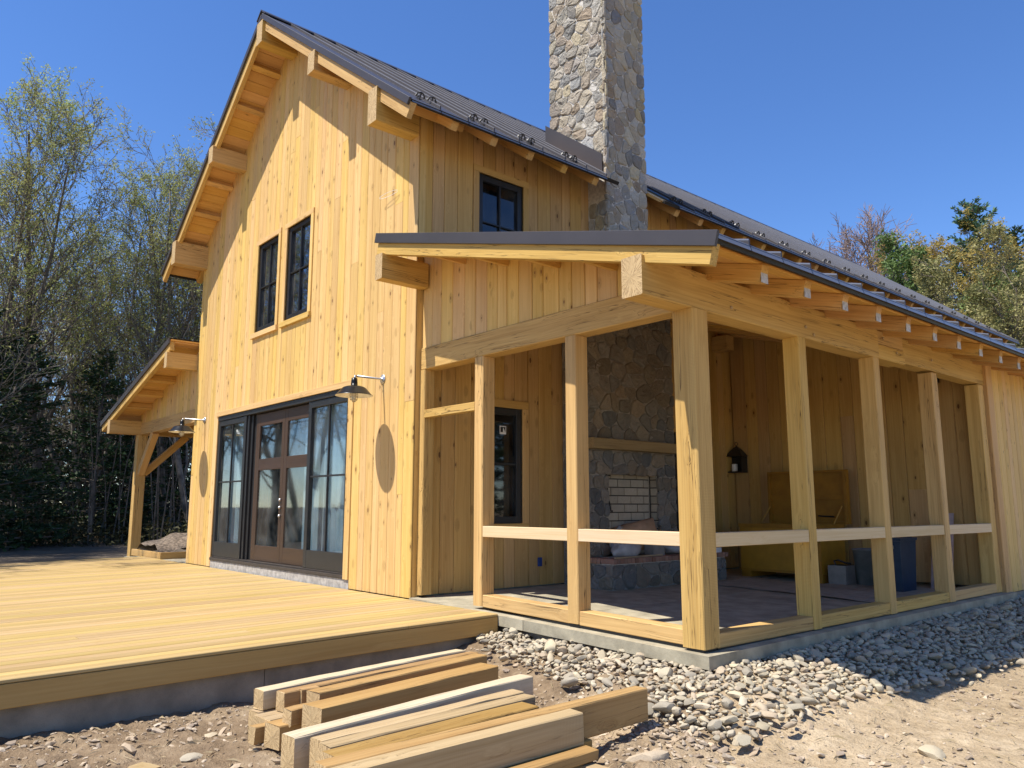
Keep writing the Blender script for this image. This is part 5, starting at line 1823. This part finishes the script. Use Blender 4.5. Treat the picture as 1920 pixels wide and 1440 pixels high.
def conifer(seed, H, base_r, leafm, first=0.08, tuft=0.27, whorl=0.55, nb=5, power=1.0, droop=0.12, per=5):
    rg = random.Random(seed)
    ng = np.random.default_rng(seed)
    polys = [([Vector((rg.gauss(0, .02) * i, rg.gauss(0, .02) * i, -0.3 + (H + 0.3) * i / 8)) for i in range(9)], [0.011 * H * (1 - i / 8.6) + 0.02 for i in range(9)], 0)]
    P, D = [], []
    z = H * first
    while z < H * 0.985:
        f = (z - H * first) / (H * (1 - first))
        L0 = base_r * (1 - f) ** power + 0.25
        for b in range(nb):
            a = rg.uniform(0, 6.28)
            L = L0 * rg.uniform(0.55, 1.15)
            n = 5
            up = 0.30 * f + rg.uniform(-0.08, 0.2)
            pts = [Vector((0, 0, z + rg.uniform(-.2, .2)))]
            for i in range(n):
                t = (i + 1) / n
                pts.append(Vector((math.cos(a) * L * t, math.sin(a) * L * t, pts[0].z + L * (up * t - droop * t * t + 0.10 * t ** 3))))
            polys.append((pts, [0.02 + 0.012 * L * (1 - i / n) for i in range(n + 1)], 2))
            nt = int(L * per) + 2
            for k in range(nt):
                t = 0.22 + 0.80 * (k + rg.random()) / nt
                i = min(int(t * n), n - 1)
                q = pts[i].lerp(pts[i + 1], t * n - i)
                side = Vector((-math.sin(a), math.cos(a), 0)) * rg.gauss(0, 0.20 * L * (1.05 - t * 0.7))
                q = q + side + Vector((0, 0, rg.gauss(0, 0.06)))
                for _ in range(4):
                    dv = Vector((math.cos(a) + rg.gauss(0, .7), math.sin(a) + rg.gauss(0, .7), 0.35 + rg.gauss(0, .45))).normalized()
                    P.append(q)
                    D.append(dv)
        z += whorl * (0.7 + 0.6 * rg.random()) * (1.0 - 0.4 * f)
    P, D = np.array(P), np.array(D)
    n = len(P)
    s = tuft * (0.6 + 0.8 * ng.random((n, 1)))
    B = np.cross(D, ng.normal(size=(n, 3)))
    B /= np.linalg.norm(B, axis=1, keepdims=True) + 1e-9
    B *= s * 0.17
    A = D * s
    V = np.stack([P, P + A * 0.55 - B, P + A, P + A * 0.55 + B], 1).reshape(-1, 3)
    return tubes_mesh('trunk', polys, M['bark']), None, quads_mesh('crown', V, M[leafm])


def plant(kind, parts, x, y, rot, sc, label, group, cat='tree', zoff=0.0):
    t = bpy.data.objects.new(kind, None)
    Mx = Matrix.Translation((x, y, gz(x, y) + zoff)) @ Matrix.Rotation(rot, 4, 'Z') @ Matrix.Diagonal((sc, sc, sc, 1))
    link(t, None, Mx)
    setp(t, label, cat, group)
    for nm, me in zip(('trunk', 'twigs', 'crown'), parts):
        if me is not None:
            o = bpy.data.objects.new(nm, me)
            COL.objects.link(o)
            o.parent = t
            WM[o.name] = Mx
    return t


SPR = [decid(41, 20, 13000, 0.135, 'leaf_spring', 'bark', nmain=20, spread=0.40, first=0.22, dens=1.15),
       decid(42, 18, 11500, 0.135, 'leaf_spring', 'bark', nmain=15, spread=0.42, first=0.16, multi=2, dens=1.15),
       decid(43, 17, 10500, 0.13, 'leaf_spring', 'bark_pale', nmain=13, spread=0.42, first=0.14, multi=3, wob=0.16, dens=1.1),
       decid(44, 16, 4000, 0.12, 'leaf_spring', 'bark_pale', nmain=16, spread=0.42, first=0.12, multi=2, wob=0.18, dens=1.15)]
CON = [conifer(61, 13, 3.6, 'needle', power=0.75, per=8),
       conifer(62, 10, 3.4, 'needle', power=0.7, first=0.03, per=9),
       conifer(63, 16, 3.3, 'needle', power=0.9, first=0.15)]
SG = 'young-leaved trees at the wood edge left of the house'
CG = 'dark evergreens at the wood edge left of the house'
left_trees = [
    (85, 42, 0, 1.01, 0.3, 'tallest spring tree at the left, its pale green top standing against the sky'),
    (-15, 40, 1, 1.0, 1.9, 'spring tree at the left picture edge with a leaning dark trunk'),
    (165, 45, 2, 0.95, 4.0, 'many-stemmed spring tree right of the tallest one'),
    (235, 41, 1, 0.93, 2.6, 'spring tree with forked trunk half way between the tallest tree and the roof eave'),
    (310, 43, 0, 0.92, 5.2, 'spring tree just left of the gable eave'),
    (372, 40, 2, 1.07, 0.9, 'spring tree partly behind the gable eave, the second highest at the left'),
    (200, 50, 3, 1.02, 1.2, 'nearly bare spring tree in the second row left of the forked one'),
    (290, 51, 3, 1.12, 2.2, 'nearly bare spring tree in the second row behind the porch ridge'),
    (30, 50, 3, 1.1, 4.6, 'nearly bare spring tree in the second row near the left edge'),
    (345, 48, 3, 1.15, 5.0, 'nearly bare spring tree in the second row behind the eave'),
    (430, 47, 1, 1.08, 0.2, 'spring tree hidden mostly behind the gable'),
]
for px, d, k, sc, rot, lab in left_trees:
    x, y = cam_xy(px, d)
    plant('spring_tree', SPR[k], x, y, rot, sc, lab, SG)
con_trees = [
    (-60, 33, 1, 0.85, 'dark evergreen at the left edge, nearest the yard'), (35, 36, 0, 0.66, 'dark evergreen left of the porch, second from the left edge'),
    (185, 38, 0, 0.64, 'broad dark evergreen straight left of the porch eave'),
    (250, 39, 1, 0.55, 'dark evergreen behind the left porch post'), (310, 44, 0, 0.60, 'dark evergreen seen under the left porch roof'),
    (0, 45, 2, 0.7, 'slim dark evergreen behind the left edge trees'),
    (155, 47, 0, 0.7, 'dark evergreen in the second row right of the tallest tree'),
    (330, 47, 2, 0.7, 'slim dark evergreen in the second row beside the gable'),
    (275, 50, 0, 0.7, 'dark evergreen deep in the wood behind the left porch'), (30, 51, 0, 0.72, 'dark evergreen deep in the wood at the left'),
]
for i, (px, d, k, sc, lab) in enumerate(con_trees):
    x, y = cam_xy(px, d)
    plant('evergreen_tree', CON[k], x, y, i * 1.7, sc, lab, CG)
# the wood goes on past the left edge of the picture (it shades the yard)
for i, (x, y, k, sc) in enumerate(((-15, -7.0, 1, 0.85), (-19, -6.5, 0, 0.85), (-22.5, -7.5, 1, 0.9), (-26, -6.0, 2, 0.9), (-29.5, -6.5, 0, 0.85), (-12.5, -9.0, 2, 0.85), (-17, -10.0, 0, 0.9), (-24, -10.0, 2, 0.95), (-33, -5.0, 1, 0.85), (-20.5, -4.6, 3, 0.8))):
    plant('spring_tree', SPR[k], x, y, i * 2.1, sc, 'spring tree of the wood past the left edge of the yard', 'spring trees past the left edge of the yard')

# undergrowth and the far wood: masses nobody could count
def mass(name, n, fn, size, mat, seed, label):
    rg = np.random.default_rng(seed)
    rr_ = random.Random(seed)
    P = np.array([fn(rr_) for _ in range(n)])
    ob(name, quads_mesh(name, leaves_np(P, size, rg, 0.5), M[mat]), None, kind='stuff', label=label)


def f_under(r):
    px = r.uniform(-160, 460)
    d = r.uniform(34, 52)
    x, y = cam_xy(px, d)
    h = max(0.0, 1.6 + 1.5 * noise.noise(Vector((x * 0.35, y * 0.35, 2.0)))) * (0.5 + (d - 34) / 14)
    return (x, y, gz(x, y) + h * r.random() ** 1.5)


mass('undergrowth', 16000, f_under, 0.24, 'brush', 3, 'dark brushy undergrowth at the foot of the wood')


def f_far(r):
    px = r.uniform(-260, 520)
    d = r.uniform(55, 70)
    x, y = cam_xy(px, d)
    return (x, y, 9.0 * r.random() ** 0.8 * (0.8 + 0.3 * noise.noise(Vector((x * 0.2, y * 0.2, 0)))))


mass('far_wood', 22000, f_far, 0.5, 'brush', 4, 'dark wood receding behind the left tree line')
def f_twig(r):
    px = r.uniform(-160, 470)
    d = r.uniform(46, 64)
    x, y = cam_xy(px, d)
    return (x, y, 2.0 + 11.0 * r.random() ** 0.9)


rg_ = np.random.default_rng(12)
rr = random.Random(12)
TP = np.array([f_twig(rr) for _ in range(14000)])
TD = rg_.normal(size=(14000, 3)) * (0.7, 0.7, 1.0) + (0, 0, 0.5)
TD /= np.linalg.norm(TD, axis=1, keepdims=True)
TL = 0.5 + 1.1 * rg_.random((14000, 1))
TB = np.cross(TD, rg_.normal(size=(14000, 3)))
TB /= np.linalg.norm(TB, axis=1, keepdims=True)
TB *= 0.016
ob('bare_twigs', quads_mesh('bare_twigs', np.stack([TP - TB, TP + TB, TP + TD * TL + TB * 0.3, TP + TD * TL - TB * 0.3], 1).reshape(-1, 3), M['bark_pale']), None, kind='stuff', label='mesh of bare twigs deep in the wood')
m = MB()
rr = random.Random(21)
for _ in range(170):
    px, d = rr.uniform(-100, 420), rr.uniform(34, 50)
    x, y = cam_xy(px, d)
    h = rr.uniform(1.5, 6.5)
    lx_, ly_2 = rr.gauss(0, .5), rr.gauss(0, .5)
    m.tube([(x, y, gz(x, y) - 0.1), (x + lx_ * .4, y + ly_2 * .4, h * .55), (x + lx_, y + ly_2, h)], [0.035, 0.022, 0.006], 3)
m.build('saplings', M['bark'], None, kind='stuff', label='thin bare saplings standing in the undergrowth')

# right side, beyond the house
RG = 'trees behind the right end of the house'
PINE = conifer(81, 18, 3.6, 'needle_blue', power=0.6, first=0.12, tuft=0.24, whorl=0.45, droop=0.0, per=16)
GOLD = decid(82, 14, 26000, 0.13, 'leaf_gold', 'bark', nmain=12, spread=0.36, first=0.2, multi=2)
OLIV = decid(83, 11, 34000, 0.125, 'leaf_olive', 'bark', nmain=14, spread=0.42, first=0.10, multi=2)
GREN = decid(84, 8, 30000, 0.125, 'leaf_green', 'bark', nmain=12, spread=0.45, first=0.06, multi=2)
BARE = decid(85, 12, 0, 0.13, 'leaf_gold', 'bark_red', twigm='bark_red', nmain=20, spread=0.36, first=0.12, multi=3, dens=1.25)
BAR2 = decid(86, 12, 0, 0.14, 'leaf_gold', 'bark', nmain=10, spread=0.3, first=0.2, multi=2)
for name, parts, px, d, sc, rot, lab in (
        ('pine_tree', PINE, 1868, 47, 0.97, 0.4, 'tall blue-green pine rising highest at the right edge'),
        ('pine_tree', PINE, 1950, 48, 0.88, 2.4, 'second pine cut off by the right picture edge'),
        ('budding_tree', GOLD, 1858, 44, 1.10, 1.0, 'golden budding tree in front of the tall pine'),
        ('budding_tree', GOLD, 1785, 50, 1.12, 3.0, 'sparse golden budding tree left of the tall pine'),
        ('leafy_tree', OLIV, 1888, 36, 1.0, 0.0, 'olive leafy tree low at the right edge in front of the pine'),
        ('leafy_tree', OLIV, 1945, 38, 1.1, 2.0, 'olive leafy tree cut off by the right picture edge'),
        ('green_bush', GREN, 1765, 44, 1.62, 0.5, 'green bushy tree just above the far roof eave'),
        ('green_bush', GREN, 1812, 40, 1.35, 2.7, 'green bushy tree between the olive tree and the roof'),
        ('bare_tree', BARE, 1640, 52, 1.58, 0.7, 'reddish bare tree above the ridge, leftmost at the right'),
        ('bare_tree', BARE, 1680, 54, 1.6, 2.1, 'low reddish bare tree just showing over the ridge'),
        ('bare_tree', BAR2, 1708, 50, 1.42, 1.3, 'thin dark bare tree between the reddish and the golden trees'),
        ('bare_tree', BAR2, 1735, 54, 1.5, 4.3, 'second thin bare tree left of the golden trees')):
    x, y = cam_xy(px, d)
    plant(name, parts, x, y, rot, sc, lab, RG)
# trees across the yard behind the viewer: seen only as reflections in the panes
for i, (x, y, k) in enumerate(((-24, -56, 0), (-15, -60, 1), (-8, -57, 0), (-1, -60, 2), (-32, -58, 1), (6, -57, 0), (-42, -55, 0))):
    plant('evergreen_tree', CON[k], x, y, i, 0.5, 'evergreen across the yard, in the panes only as a reflection', 'evergreens across the yard')

for i, (x, y, k, sc) in enumerate(((30, 24, 0, 1.1), (34, 31, 1, 1.3), (28, 33, 0, 1.2), (38, 22, 1, 1.4), (41, 30, 0, 1.2), (33, 17, 1, 1.2), (24, 40, 0, 1.2))):  # added trees out of view, blocking bright sky reflections in the side windows
    plant('evergreen_tree', CON[k], x, y, i, sc, 'added evergreen out of view past the right edge, darkening the side window reflections', 'added evergreens past the right edge of the yard')
